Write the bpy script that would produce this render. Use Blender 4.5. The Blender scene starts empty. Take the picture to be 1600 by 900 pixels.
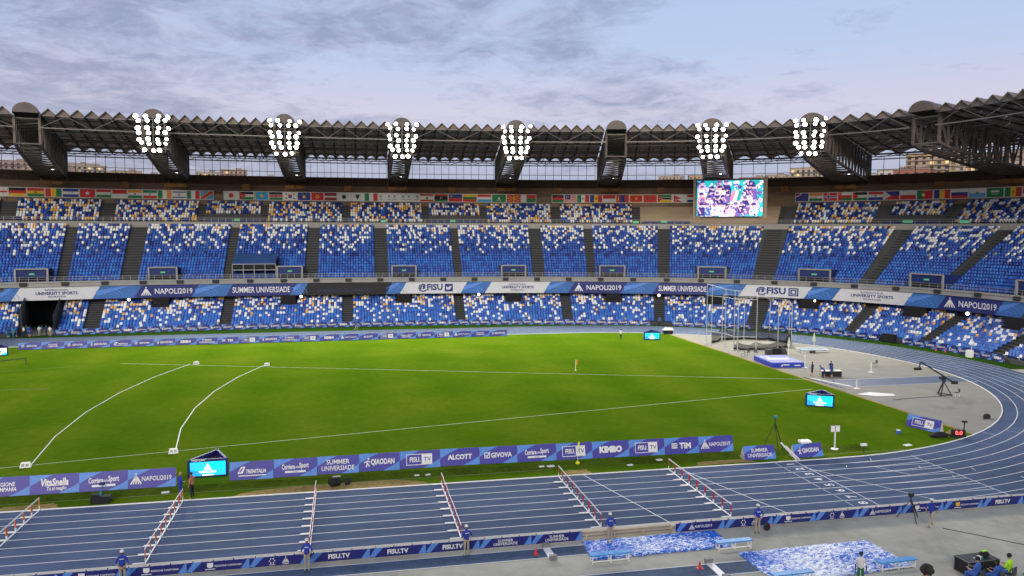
import bpy, bmesh, math, random
import numpy as np
from mathutils import Matrix, Vector
random.seed(7); ORD0 = 'first second third fourth fifth sixth seventh eighth ninth tenth eleventh twelfth thirteenth fourteenth fifteenth sixteenth seventeenth eighteenth nineteenth'.split()
def nth(i):
    if i <= 19: return ORD0[i - 1]
    t, u = divmod(i, 10); tens = ['', '', 'twent', 'thirt', 'fort', 'fift', 'sixt', 'sevent', 'eight', 'ninet'][t]
    return tens + 'ieth' if u == 0 else tens + 'y-' + ORD0[u - 1]
rng = np.random.default_rng(7)
sc = bpy.context.scene
C = sc.collection
rad = math.radians

# ------------------------------------------------------------------ camera
CAM = Vector((-33.72, -52.96, 17.89)); YAW, PIT, ROL = 0.2093, -0.0761, 0.0035
fw = Vector((math.sin(YAW) * math.cos(PIT), math.cos(YAW) * math.cos(PIT), math.sin(PIT)))
rt0 = Vector((math.cos(YAW), -math.sin(YAW), 0)); up0 = rt0.cross(fw)
rt = rt0 * math.cos(ROL) + up0 * math.sin(ROL); up = -rt0 * math.sin(ROL) + up0 * math.cos(ROL)
cam = bpy.data.cameras.new('camera'); cam.sensor_width = 36; cam.lens = 1209.05 / 1600 * 36
cam.clip_start = 0.5; cam.clip_end = 9000
co = bpy.data.objects.new('camera', cam); C.objects.link(co)
m = Matrix((rt, up, -fw)).transposed().to_4x4(); m.translation = CAM
co.matrix_world = m; sc.camera = co

# ------------------------------------------------------------------ sky, sun, exposure
FILL_SUN_EL, SUN_AZ = rad(24), rad(200)           # azimuth clockwise from +Y: low fill light from behind the camera
w = bpy.data.worlds.new('World'); sc.world = w; w.use_nodes = True
nt = w.node_tree; nt.nodes.clear()
def N(tree, kind, **kw):
    n = tree.nodes.new(kind)
    for k, v in kw.items(): setattr(n, k, v)
    return n
def mathn(tree, op, a, b=None, clamp=False):
    n = N(tree, 'ShaderNodeMath', operation=op, use_clamp=clamp)
    for i, v in enumerate((a, b)):
        if v is None: continue
        if isinstance(v, (int, float)): n.inputs[i].default_value = v
        else: tree.links.new(v, n.inputs[i])
    return n.outputs[0]
def mixc(tree, fac, a, b):
    n = N(tree, 'ShaderNodeMix', data_type='RGBA')
    for i, v in ((0, fac), (6, a), (7, b)):
        if isinstance(v, (int, float)): n.inputs[i].default_value = v
        elif isinstance(v, tuple): n.inputs[i].default_value = (*v, 1) if len(v) == 3 else v
        else: tree.links.new(v, n.inputs[i])
    return n.outputs[2]
sky = N(nt, 'ShaderNodeTexSky', sky_type='NISHITA', sun_disc=False)
sky.sun_elevation = rad(9); sky.sun_rotation = SUN_AZ; sky.air_density = 1.0; sky.dust_density = 1.5; sky.ozone_density = 2.0
bgs = N(nt, 'ShaderNodeBackground'); bgs.inputs[1].default_value = 0.10
tc = N(nt, 'ShaderNodeTexCoord')
sep = N(nt, 'ShaderNodeSeparateXYZ'); nt.links.new(tc.outputs['Generated'], sep.inputs[0])
zc = mathn(nt, 'MAXIMUM', sep.outputs[2], 0.02)
zd = mathn(nt, 'ADD', zc, 0.12)
cb = N(nt, 'ShaderNodeCombineXYZ')
nt.links.new(mathn(nt, 'DIVIDE', sep.outputs[0], zd), cb.inputs[0])
nt.links.new(mathn(nt, 'DIVIDE', sep.outputs[1], zd), cb.inputs[1])
def noise(tree, vec, scale, detail=6, rough=.55, dist=0.0, w_=0.0):
    n = N(tree, 'ShaderNodeTexNoise', noise_dimensions='4D')
    n.inputs['Scale'].default_value = scale; n.inputs['Detail'].default_value = detail
    n.inputs['Roughness'].default_value = rough; n.inputs['Distortion'].default_value = dist; n.inputs['W'].default_value = w_
    if vec is not None: tree.links.new(vec, n.inputs['Vector'])
    return n.outputs['Fac']
def ramp(tree, fac, stops):
    n = N(tree, 'ShaderNodeValToRGB'); tree.links.new(fac, n.inputs[0])
    el = n.color_ramp.elements
    while len(el) < len(stops): el.new(.5)
    for e, (p, c) in zip(el, stops):
        e.position = p; e.color = (*c, 1) if len(c) == 3 else c
    return n.outputs[0]
big = noise(nt, cb.outputs[0], 0.8, 3, .5, .3, 3.1)
det = noise(nt, cb.outputs[0], 3.4, 9, .66, .7, 1.7)
fine = noise(nt, cb.outputs[0], 15.0, 6, .65, .6, 5.2)
# more cloud to the west side of the picture: a gradual change over the whole dome
side = mathn(nt, 'MULTIPLY', sep.outputs[0], -0.17)
cl = mathn(nt, 'ADD', mathn(nt, 'ADD', mathn(nt, 'MULTIPLY', big, .58), mathn(nt, 'MULTIPLY', det, .30)), mathn(nt, 'ADD', mathn(nt, 'MULTIPLY', fine, .17), side))
cf = ramp(nt, cl, [(.46, (0, 0, 0)), (.58, (1, 1, 1))])
# dusk gradient of clear air, read over elevation
clear = ramp(nt, sep.outputs[2], [(0.0, (.33, .35, .53)), (.09, (.42, .43, .62)), (.145, (.61, .55, .69)), (.21, (.48, .55, .76)), (.30, (.41, .53, .78)), (.6, (.28, .38, .62)), (1.0, (.22, .30, .54))])
cloud = ramp(nt, det, [(.36, (.53, .49, .61)), (.47, (.37, .36, .51)), (.60, (.26, .265, .41))])
bgc = N(nt, 'ShaderNodeBackground')
nt.links.new(mixc(nt, mathn(nt, 'MULTIPLY', cf, .85), clear, cloud), bgc.inputs[0]); bgc.inputs[1].default_value = 0.95
nt.links.new(sky.outputs[0], bgs.inputs[0])
addw = N(nt, 'ShaderNodeAddShader'); nt.links.new(bgs.outputs[0], addw.inputs[0]); nt.links.new(bgc.outputs[0], addw.inputs[1])
bgs.inputs[1].default_value = 0.03
outw = N(nt, 'ShaderNodeOutputWorld'); nt.links.new(addw.outputs[0], outw.inputs[0])
fill_sun = bpy.data.lights.new('fill_sun', 'SUN'); fill_sun.energy = 2.2; fill_sun.angle = rad(28); fill_sun.color = (1, .90, .76)  # soft sun added in place of the unseen floodlights on the near roof
so = bpy.data.objects.new('fill_sun', fill_sun); C.objects.link(so)
sd = Vector((math.sin(SUN_AZ) * math.cos(FILL_SUN_EL), math.cos(SUN_AZ) * math.cos(FILL_SUN_EL), math.sin(FILL_SUN_EL)))
so.rotation_euler = sd.to_track_quat('Z', 'Y').to_euler(); so.location = sd * 300
sc.view_settings.view_transform = 'Standard'; sc.view_settings.look = 'None'
sc.view_settings.exposure = 0.0; sc.view_settings.gamma = 1.0; sc.view_settings.use_curve_mapping = False
sc.cycles.use_denoising = True
sc.cycles.max_bounces = 5; sc.cycles.diffuse_bounces = 3; sc.cycles.glossy_bounces = 2; sc.cycles.transparent_max_bounces = 8
sc.cycles.sample_clamp_indirect = 4.0

# ------------------------------------------------------------------ helpers
MATS = {}
def srgb(r, g, b):
    f = lambda c: (c / 255 / 12.92) if c <= 10 else ((c / 255 + .055) / 1.055) ** 2.4
    return (f(r), f(g), f(b))
def M(name, col, rough=.6, var=.12, scale=2.0, bump=0., metal=0., emit=0., spec=.4, stretch=None):
    if name in MATS: return MATS[name]
    mt = bpy.data.materials.new(name); mt.use_nodes = True
    t = mt.node_tree; b = t.nodes['Principled BSDF']
    b.inputs['Roughness'].default_value = rough; b.inputs['Metallic'].default_value = metal
    b.inputs['Specular IOR Level'].default_value = spec
    if var > 0:
        g = N(t, 'ShaderNodeNewGeometry')
        v = g.outputs['Position']
        if stretch:
            mp = N(t, 'ShaderNodeMapping'); mp.inputs['Scale'].default_value = stretch; t.links.new(v, mp.inputs[0]); v = mp.outputs[0]
        n1 = noise(t, v, scale, 5, .6); n2 = noise(t, v, scale * .13, 3, .5, 0, 4)
        f = mathn(t, 'ADD', mathn(t, 'MULTIPLY', n1, .5), mathn(t, 'MULTIPLY', n2, .5))
        lo = tuple(max(0, c * (1 - var * 1.6)) for c in col); hi = tuple(min(1, c * (1 + var * 1.6)) for c in col)
        t.links.new(ramp(t, f, [(.34, lo), (.66, hi)]), b.inputs['Base Color'])
        if bump:
            bn = N(t, 'ShaderNodeBump'); bn.inputs['Strength'].default_value = bump; bn.inputs['Distance'].default_value = .02
            t.links.new(noise(t, v, scale * 6, 4, .6), bn.inputs['Height']); t.links.new(bn.outputs[0], b.inputs['Normal'])
    else:
        b.inputs['Base Color'].default_value = (*col, 1)
    if emit:
        b.inputs['Emission Color'].default_value = (*col, 1); b.inputs['Emission Strength'].default_value = emit
    MATS[name] = mt
    return mt

class MB:
    """collects faces; build() links one mesh object"""
    def __init__(s): s.v = []; s.f = []; s.m = []
    def add(s, vs, fs, mi=0):
        o = len(s.v); s.v += [tuple(v) for v in vs]; s.f += [tuple(i + o for i in f) for f in fs]; s.m += [mi] * len(fs); return s
    def box(s, c, d, rz=0., mi=0, mat=None):
        x, y, z = d[0] / 2, d[1] / 2, d[2] / 2
        vs = [Vector((a * x, b * y, e * z)) for e in (-1, 1) for a, b in ((-1, -1), (1, -1), (1, 1), (-1, 1))]
        R = mat if mat is not None else Matrix.Rotation(rz, 3, 'Z')
        vs = [R @ v + Vector(c) for v in vs]
        return s.add(vs, [(0, 3, 2, 1), (4, 5, 6, 7), (0, 1, 5, 4), (1, 2, 6, 5), (2, 3, 7, 6), (3, 0, 4, 7)], mi)
    def bar(s, a, b, w, h=None, n=4, mi=0):
        """straight member between two points; n=4 square, else round"""
        a, b = Vector(a), Vector(b); d = b - a; L = d.length
        if L < 1e-6: return s
        d /= L; r = d.cross(Vector((0, 0, 1)))
        if r.length < 1e-3: r = Vector((1, 0, 0))
        r.normalize(); u = r.cross(d); h = h or w
        ph = math.pi / 4 if n == 4 else 0; k = math.sqrt(2) / 2 if n == 4 else .5
        ring = [r * math.cos(ph + 2 * math.pi * i / n) * w * k + u * math.sin(ph + 2 * math.pi * i / n) * h * k for i in range(n)]
        vs = [a + q for q in ring] + [b + q for q in ring]
        fs = [(i, (i + 1) % n, n + (i + 1) % n, n + i) for i in range(n)] + [tuple(range(n - 1, -1, -1)), tuple(range(n, 2 * n))]
        return s.add(vs, fs, mi)
    def tube(s, pts, r, n=6, mi=0):
        for a, b in zip(pts, pts[1:]): s.bar(a, b, 2 * r, n=n, mi=mi)
        return s
    def lathe(s, prof, n=10, c=(0, 0, 0), mi=0, sx=1., sy=1.):
        vs = []; k = len(prof)
        for r, z in prof:
            for i in range(n):
                a = 2 * math.pi * i / n; vs.append((c[0] + r * sx * math.cos(a), c[1] + r * sy * math.sin(a), c[2] + z))
        fs = [(j * n + i, j * n + (i + 1) % n, (j + 1) * n + (i + 1) % n, (j + 1) * n + i) for j in range(k - 1) for i in range(n)]
        fs += [tuple(range(n - 1, -1, -1)), tuple((k - 1) * n + i for i in range(n))]
        return s.add(vs, fs, mi)
    def prism(s, poly, h0, h1, f, mi=0):
        """poly in 2D extruded h0..h1; f(a,b,h) -> xyz"""
        n = len(poly)
        vs = [f(a, b, h0) for a, b in poly] + [f(a, b, h1) for a, b in poly]
        fs = [tuple(range(n - 1, -1, -1)), tuple(range(n, 2 * n))] + [(i, (i + 1) % n, n + (i + 1) % n, n + i) for i in range(n)]
        return s.add(vs, fs, mi)
    def mesh(s, name, mats, smooth=False):
        me = bpy.data.meshes.new(name); me.from_pydata(s.v, [], s.f)
        for mt in (mats if isinstance(mats, (list, tuple)) else [mats]): me.materials.append(mt)
        if any(s.m): me.polygons.foreach_set('material_index', s.m)
        if smooth: me.polygons.foreach_set('use_smooth', [True] * len(s.f))
        me.update(); return me
    def build(s, name, mats, parent=None, loc=None, rz=0., smooth=False):
        return link(name, s.mesh(name, mats, smooth), parent, loc, rz)
def link(name, me, parent=None, loc=None, rz=0.):
    o = bpy.data.objects.new(name, me); C.objects.link(o)
    if parent is not None: o.parent = parent
    if loc is not None: o.location = loc
    if rz: o.rotation_euler = (0, 0, rz)
    return o
def tag(o, label, cat, group=None):
    o['label'] = label; o['category'] = cat
    if group: o['group'] = group
    return o
def thing(name, label, cat, loc=(0, 0, 0), rz=0., group=None):
    o = bpy.data.objects.new(name, None); C.objects.link(o); o.location = loc; o.rotation_euler = (0, 0, rz); o.empty_display_size = .3
    return tag(o, label, cat, group)
def struct(o, kind='structure'): o['kind'] = kind; return o
def copy_tree(o, loc, rz, label=None, parent=None):
    c = o.copy(); C.objects.link(c)
    if parent is not None: c.parent = parent
    else: c.location = loc; c.rotation_euler = (0, 0, rz)
    if label: c['label'] = label
    for ch in list(o.children): copy_tree(ch, None, None, None, c)
    return c

# flat print: 2D pieces laid on a surface
TXT = {}
def glyphs(body, shear=0., fat=0., res=2):
    k = (body, shear, fat, res)
    if k not in TXT:
        cu = bpy.data.curves.new('lettering', 'FONT'); cu.body = body; cu.shear = shear; cu.offset = fat
        cu.resolution_u = res; cu.align_x = 'CENTER'; cu.fill_mode = 'FRONT'
        ob = bpy.data.objects.new('lettering', cu); C.objects.link(ob)
        me = bpy.data.meshes.new_from_object(ob)
        v = np.empty(len(me.vertices) * 3); me.vertices.foreach_get('co', v); v = v.reshape(-1, 3)[:, :2]
        fs = [tuple(p.vertices) for p in me.polygons]
        bpy.data.objects.remove(ob); bpy.data.curves.remove(cu); bpy.data.meshes.remove(me)
        if len(v):
            v = v - (v.max(0) + v.min(0)) / 2
        TXT[k] = (v, fs)
    return TXT[k]
class D2:
    def __init__(s): s.v = []; s.f = []; s.m = []; s.e = []
    def poly(s, pts, mi=0, e=0):
        o = len(s.v); s.v += [(a, b) for a, b in pts]; s.e += [e] * len(pts); s.f.append(tuple(range(o, o + len(pts)))); s.m.append(mi); return s
    def rect(s, x0, y0, x1, y1, mi=0, e=0): return s.poly([(x0, y0), (x1, y0), (x1, y1), (x0, y1)], mi, e)
    def disc(s, x, y, r, mi=0, e=0, n=12, ry=None): return s.poly([(x + r * math.cos(6.2832 * i / n), y + (ry or r) * math.sin(6.2832 * i / n)) for i in range(n)], mi, e)
    def star(s, x, y, r, mi=0, e=0, k=5):
        return s.poly([(x + (r if i % 2 == 0 else r * .42) * math.sin(math.pi * i / k), y + (r if i % 2 == 0 else r * .42) * math.cos(math.pi * i / k)) for i in range(2 * k)], mi, e)
    def line(s, pts, w, mi=0, e=0):
        for (a, b), (c, d) in zip(pts, pts[1:]):
            L = math.hypot(c - a, d - b) or 1; nx, ny = -(d - b) / L * w / 2, (c - a) / L * w / 2
            s.poly([(a - nx, b - ny), (c - nx, d - ny), (c + nx, d + ny), (a + nx, b + ny)], mi, e)
        return s
    def text(s, body, x, y, h, mi=0, e=0, maxw=None, shear=0., fat=.012, res=2):
        v, fs = glyphs(body, shear, fat, res); k = h / .7
        wd = (v[:, 0].max() - v[:, 0].min()) * k; kx = k * min(1, maxw / wd) if maxw else k
        o = len(s.v); s.v += [(x + a * kx, y + b * k) for a, b in v]; s.e += [e] * len(v)
        s.f += [tuple(i + o for i in f) for f in fs]; s.m += [mi] * len(fs); return s
    def mesh(s, name, mats, f, eps=.012):
        me = bpy.data.meshes.new(name); me.from_pydata([tuple(f(a, b, eps * (1 + e))) for (a, b), e in zip(s.v, s.e)], [], s.f)
        for mt in (mats if isinstance(mats, (list, tuple)) else [mats]): me.materials.append(mt)
        if any(s.m): me.polygons.foreach_set('material_index', s.m)
        me.update(); return me
    def build(s, name, mats, f, parent=None, eps=.012): return link(name, s.mesh(name, mats, f, eps), parent)

# ------------------------------------------------------------------ the oval the stands follow
OCX, OCY, OA, OB, ON = -39., 37.4, 92.5, 53., 2.55
_th = np.linspace(math.pi * 1.05, -math.pi * .42, 6000); _c, _s = np.cos(_th), np.sin(_th)
_px = OCX + OA * np.sign(_c) * np.abs(_c) ** (2 / ON); _py = OCY + OB * np.sign(_s) * np.abs(_s) ** (2 / ON)
_S = np.concatenate([[0], np.cumsum(np.hypot(np.diff(_px), np.diff(_py)))]); _S -= _S[np.argmin(np.abs(_px - OCX) + (_py < OCY) * 1e3)]
_ss = np.arange(-100, 190.01, .2); _X = np.interp(_ss, _S, _px); _Y = np.interp(_ss, _S, _py)
_tx, _ty = np.gradient(_X), np.gradient(_Y)
_k = np.ones(41) / 41; _sm = lambda a: np.convolve(np.pad(a, 20, 'edge'), _k, 'valid')
_nx, _ny = _sm(-_ty), _sm(_tx); _l = np.hypot(_nx, _ny); _nx, _ny = _nx / _l, _ny / _l
def P(s, d):
    return (float(np.interp(s, _ss, _X) + d * np.interp(s, _ss, _nx)), float(np.interp(s, _ss, _Y) + d * np.interp(s, _ss, _ny)))
def PA(s, d):
    return np.interp(s, _ss, _X) + d * np.interp(s, _ss, _nx), np.interp(s, _ss, _Y) + d * np.interp(s, _ss, _ny)
def Q(s, d, z): x, y = P(s, d); return Vector((x, y, z))
def face(s):
    """heading of a thing at s that looks inwards to the field: local -Y faces the field, local +X runs to the right"""
    return math.atan2(float(np.interp(s, _ss, _ny)), float(np.interp(s, _ss, _nx))) - math.pi / 2
def sweep(prof, s0, s1, step=2.5, closed=False, mb=None, mi=0):
    """profile of (d,z) pulled along the oval"""
    mb = mb or MB(); n = max(2, int(round((s1 - s0) / step)) + 1); k = len(prof); vs = []
    for i in range(n):
        s = s0 + (s1 - s0) * i / (n - 1)
        for d, z in prof: vs.append(Q(s, d, z))
    kk = k if closed else k - 1
    fs = [(i * k + j, (i + 1) * k + j, (i + 1) * k + (j + 1) % k, i * k + (j + 1) % k) for i in range(n - 1) for j in range(kk)]
    if closed: fs += [tuple(range(k - 1, -1, -1)), tuple((n - 1) * k + j for j in range(k))]
    return mb.add(vs, fs, mi)
S0, S1 = -66., 150.
# ------------------------------------------------------------------ ground, field, track
concrete = M('apron_concrete', (.41, .40, .325), .9, .15, .9, .25, spec=.06)
grass_m = M('turf', (.040, .105, .012), .95, .16, .8, .6, spec=0.)
def turf_material():
    t = grass_m.node_tree; b = t.nodes['Principled BSDF']
    g = N(t, 'ShaderNodeNewGeometry'); sp = N(t, 'ShaderNodeSeparateXYZ'); t.links.new(g.outputs['Position'], sp.inputs[0])
    n1 = noise(t, g.outputs['Position'], .11, 4, .55, .4, 2); n2 = noise(t, g.outputs['Position'], 1.4, 5, .65, 0, 7); n3 = noise(t, g.outputs['Position'], 9, 3, .6, 0, 1)
    band = mathn(t, 'MULTIPLY', mathn(t, 'SINE', mathn(t, 'MULTIPLY', sp.outputs[0], 0.62)), .035)
    f = mathn(t, 'ADD', mathn(t, 'ADD', mathn(t, 'MULTIPLY', n1, .45), mathn(t, 'MULTIPLY', n2, .33)), mathn(t, 'ADD', mathn(t, 'MULTIPLY', n3, .26), band))
    col = ramp(t, f, [(.34, (.052, .112, .004)), (.47, (.072, .142, .006)), (.57, (.092, .160, .008)), (.68, (.128, .180, .013))])
    t.links.new(col, b.inputs['Base Color'])
turf_material()
track_m = M('track_rubber', (.078, .112, .188), .9, .18, 1.1, .25, spec=.06, stretch=(.35, 1, 1))
runway_m = M('runway_rubber', (.080, .118, .185), .8, .2, 2.2, .2, spec=.1)
paint = M('white_paint', (.72, .74, .74), .6, .05, 3)
kerbm = M('kerb_white', (.78, .78, .74), .55, .05, 3)
gravel = M('worn_sandy_turf', (.32, .235, .085), .95, .28, 3, .6, spec=0.)
dgrey = M('throwing_area_concrete', (.275, .27, .235), .9, .09, .5, .15, spec=.08)
TR, TX, LW = 37.4, 3.3, 1.22
def arc(r, a0, a1, n=48): return [(TX + r * math.cos(a0 + (a1 - a0) * i / n), TR + r * math.sin(a0 + (a1 - a0) * i / n)) for i in range(n + 1)]
def strip(outer, inner, z, mb=None):
    mb = mb or MB(); n = len(outer)
    return mb.add([(x, y, z) for x, y in outer] + [(x, y, z) for x, y in inner], [(i, i + 1, n + i + 1, n + i) for i in range(n - 1)])
XL = -125.
struct(MB().add([(-4000, -900, -.03), (4000, -900, -.03), (4000, 5000, -.03), (-4000, 5000, -.03)], [(0, 1, 2, 3)]).build('ground', concrete))
edge = [(20, TR + math.sqrt(TR ** 2 - (20 - TX) ** 2) * k) for k in (-1, 1)]
a1 = math.asin((20 - TX) / TR)
pl = [(XL, 0), (TX, 0)] + [(TX + TR * math.sin(a1 * i / 10), TR - TR * math.cos(a1 * i / 10)) for i in range(1, 11)] + [(TX + TR * math.sin(a1 * i / 10), TR + TR * math.cos(a1 * i / 10)) for i in range(10, -1, -1)] + [(XL, 2 * TR)]
struct(MB().add([(x, y, 0) for x, y in pl], [tuple(range(len(pl)))]).build('infield_grass_field', grass_m))
dz = [(TX + TR * math.sin(t), TR - TR * math.cos(t)) for t in np.linspace(a1, math.pi - a1, 40)]
dz = [(max(x, 20), y) for x, y in dz]
struct(MB().add([(x, y, -.006) for x, y in dz], [tuple(range(len(dz)))]).build('throwing_area_ground', dgrey))
# verge of turf between track and stand
def ringpt(s, d): return P(s, d)
struct(sweep([(-9, -.012), (.9, -.012)], S0, 128, 2.5).build('verge_grass_ground', M('verge_turf', (.028, .072, .010), .9, .2, 1.5, .5, spec=0.)))
bend_o = arc(TR + 8 * LW, -math.pi / 2, math.pi / 2); bend_i = arc(TR, -math.pi / 2, math.pi / 2)
mb = strip([(XL, -8 * LW)] + bend_o + [(XL, 2 * TR + 8 * LW)], [(XL, 0)] + bend_i + [(XL, 2 * TR)], .006)
mb.add([(TX - 1, -8 * LW, .003), (14, -8 * LW, .003), (14, -4, .003), (TX - 1, -4, .003)], [(0, 1, 2, 3)])
track = struct(mb.build('running_track', track_m))
lw = .07
for k in range(0, 9):
    r = TR + k * LW; y = -k * LW
    if k == 0:
        pts = [(XL, 0)] + arc(TR, -math.pi / 2, math.pi / 2) + [(XL, 2 * TR)]
        mb = MB(); n = len(pts); pin = [(XL, .10)] + arc(TR - .10, -math.pi / 2, math.pi / 2) + [(XL, 2 * TR - .10)]
        vs = [(x, yy, z) for z in (.004, .06) for x, yy in pts] + [(x, yy, z) for z in (.004, .06) for x, yy in pin]
        fs = []
        for i in range(n - 1): fs += [(i, i + 1, n + i + 1, n + i), (n + i, n + i + 1, 3 * n + i + 1, 3 * n + i), (3 * n + i, 3 * n + i + 1, 2 * n + i + 1, 2 * n + i)]
        mb.add(vs, fs).build('inner_kerb', kerbm, track)
    else:
        o = [(XL, y - lw / 2)] + arc(r + lw / 2, -math.pi / 2, math.pi / 2) + [(XL, 2 * TR - y + lw / 2)]
        i_ = [(XL, y + lw / 2)] + arc(r - lw / 2, -math.pi / 2, math.pi / 2) + [(XL, 2 * TR - y - lw / 2)]
        mb = strip(o, i_, .011)
        mb.add([(TX - .5, y - lw / 2, .0105), (10, y - lw / 2, .0105), (10, y + lw / 2, .0105), (TX - .5, y + lw / 2, .0105)], [(0, 1, 2, 3)])
        mb.build('lane_line', paint, track)
def gline(a, b, wd, z, name, parent, mat=paint):
    a, b = Vector((*a, z)), Vector((*b, z)); d = (b - a).normalized(); n = Vector((-d.y, d.x, 0)) * wd / 2
    return MB().add([a - n, b - n, b + n, a + n], [(0, 1, 2, 3)]).build(name, mat, parent)
W8 = -8 * LW
for a, b in [((0, 0), (0, W8)), ((10, -.4), (10, W8)), ((-17.1, 0), (-14.65, W8)), ((-9.6, 0), (-6.7, W8)), ((-.25, -1.4), (4.4, W8)), ((5.2, -2.5), (6.5, -4.6))]:
    gline(a, b, .065, .014, 'finish_line' if a[0] == 0 else 'transverse_line', track)
for k in range(8):
    yc = -(k + .5) * LW
    d = D2().text(str(k + 1), 0, 0, .62, fat=.02)
    d.build('lane_number', paint, lambda a, b, e, yc=yc: (-.75 - b, yc + a * 1.15, .0145), track, eps=0)
    gline((-1.75, yc - .45), (-1.75, yc + .45), .04, .0145, 'number_tick', track)
for k, (x, ln) in enumerate([(6, .5), (3, .4), (8.4, .6), (12.0, .8), (9.2, .5), (14, .7)]):
    yc = -(k + .6) * LW; gline((x, yc - ln / 2), (x + .25, yc + ln / 2), .05, .0145, 'relay_mark', track)
for k in range(7):
    for t in (.5, .95, 1.3):
        a = -math.pi / 2 + t + k * .06; r0, r1 = TR + k * LW + .1, TR + (k + 1) * LW - .1
        gline((TX + r0 * math.cos(a), TR + r0 * math.sin(a)), (TX + r1 * math.cos(a), TR + r1 * math.sin(a)), .05, .0145, 'relay_mark', track)
# gutter and kerb strip outside lane eight
gut = MB(); gut.box((-52, W8 - .32, .02), (150, .5, .05)); gut.box((-52, W8 - .72, .05), (150, .22, .12))
struct(gut.build('drain_kerb', M('gutter_concrete', (.46, .44, .36), .8, .12, 1.2, .2)))
# javelin sector
AX, AY = 29.2, 26.5
sector = struct(MB().add([(20.0, AY + 1.9, .004), (38.6, AY + 1.9, .004), (39.4, AY - 1.9, .004), (20.9, AY - 1.9, .004)], [(0, 1, 2, 3)]).build('javelin_runway', M('javelin_runway_rubber', (.085, .115, .19), .6, .1, 2)))
gline((20.5, AY + 1.95), (38.7, AY + 1.95), .07, .009, 'runway_line', sector); gline((20.9, AY - 1.95), (39.4, AY - 1.95), .07, .009, 'runway_line', sector)
sec_p = M('sector_paint', (.56, .62, .45), .7, .15, 4)
infm = struct(gline((-63.3, 56.7), (20.3, 29.4), .075, .006, 'sector_marking', None, sec_p)); gline((-61.5, 9.7), (17.5, 24.35), .075, .007, 'sector_line', infm, sec_p)
for R_, a0, a1_ in ((78, math.atan2(51.5 - AY, -44.2 - AX), math.atan2(11.7 - AY, -47.5 - AX) + 2 * math.pi), (88, math.atan2(54.3 - AY, -53.5 - AX), math.atan2(10 - AY, -57.5 - AX) + 2 * math.pi)):
    pts = [(AX + R_ * math.cos(a0 + (a1_ - a0) * i / 5), AY + R_ * math.sin(a0 + (a1_ - a0) * i / 5)) for i in range(6)]
    for a, b in zip(pts, pts[1:]): gline(a, b, .085, .008, 'distance_tape', infm)
for a, b in (((-80, 52), (-67, 55.9)), ((-80, 41.3), (-66.3, 40.9)), ((-60, 1.55), (-19, 1.75)), ((2, 1.25), (11, 1.2))):
    gline(a, b, .05, .005, 'old_marking', infm, M('faded_line', (.28, .33, .16), .8, .2, 4))
# tape edge between turf and throwing area
gline((20.02, 4.4), (20.02, 70.6), .35, .003, 'worn_edge', infm, gravel)
def patch(pts, name='worn_turf_patch_ground'):
    q = []
    for (a, b), (c, d) in zip(pts, pts[1:] + pts[:1]):
        for t in np.linspace(0, 1, 7)[:-1]: q.append((a + (c - a) * t + random.uniform(-.12, .12), b + (d - b) * t + random.uniform(-.09, .09), .0035))
    struct(MB().add(q, [tuple(range(len(q)))]).build(name, gravel))
patch([(-41.5, .16), (-28.3, .16), (-28.8, 1.0), (-30.5, 1.7), (-38.5, 1.5), (-41, .9)]); patch([(-56, .16), (-51.9, .16), (-52.6, 1.3), (-55.5, 1.1)]); patch([(-18.7, .5), (-16.2, .4), (-16.6, 1.3), (-18.2, 1.3)])
scruff = M('scruffy_turf', (.070, .115, .010), .95, .32, 3.2, .6, spec=0.)
for xa, xb in ((-62, -43.2), (-43.2, -20), (-20, 8)):
    q = [(xa, 1.65)] + [(xa + (xb - xa) * i / 12, 1.65 + .0 * i) for i in range(1, 12)] + [(xb, 1.65)] + [(xb + (xa - xb) * i / 12, 3.35 + random.uniform(-.15, .15)) for i in range(13)]
    struct(MB().add([(x, y, .0025) for x, y in q], [tuple(range(len(q)))]).build('scruffy_grass_ground', scruff))
patch([(15.8, 4.1), (19.9, 6.2), (19.9, 4.9), (18.2, 3.6)]); patch([(-8, .5), (-3, .6), (-3.5, 1.4), (-7.5, 1.3)])

# ------------------------------------------------------------------ far hills and town
hill_m = M('wooded_hill', (.03, .042, .022), .95, .35, .02)
def hz(x, y):
    r = math.hypot(x + 33.7, y + 53); az = math.atan2(x + 33.7, y + 53)
    e = .056 + .004 * math.sin(az * 6 + 1) + .014 * math.exp(-((az + .36) / .2) ** 2) + .010 * math.exp(-((az - .62) / .24) ** 2)
    t = min(1, max(0, (r - 330) / 260))
    return e * r * (t ** .8) * (.92 + .08 * math.sin(x * .013) * math.cos(y * .011)) - 2
azs = np.linspace(rad(-48), rad(78), 64); rs = np.linspace(300, 2400, 22)
vs = []
for r in rs:
    for a in azs:
        x, y = -33.7 + r * math.sin(a), -53 + r * math.cos(a); vs.append((x, y, hz(x, y)))
n = len(azs)
struct(MB().add(vs, [(j * n + i, j * n + i + 1, (j + 1) * n + i + 1, (j + 1) * n + i) for j in range(len(rs) - 1) for i in range(n - 1)]).build('hill_terrain', hill_m))
wallc = [M('town_wall_%s' % k, c, .85, .08, .05) for k, c in (('cream', (.46, .39, .30)), ('rose', (.42, .29, .24)), ('white', (.52, .49, .46)), ('ochre', (.46, .34, .20)), ('red', (.36, .14, .12)))]
winm = M('town_window', (.06, .06, .075), .3, .1, .1); litm = M('town_window_lit', (.9, .6, .28), .5, 0, emit=.55); balm = M('town_balcony', (.33, .27, .23), .8, .1, .1)
tree_m = M('far_foliage', (.018, .032, .014), .95, .4, .08)
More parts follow.
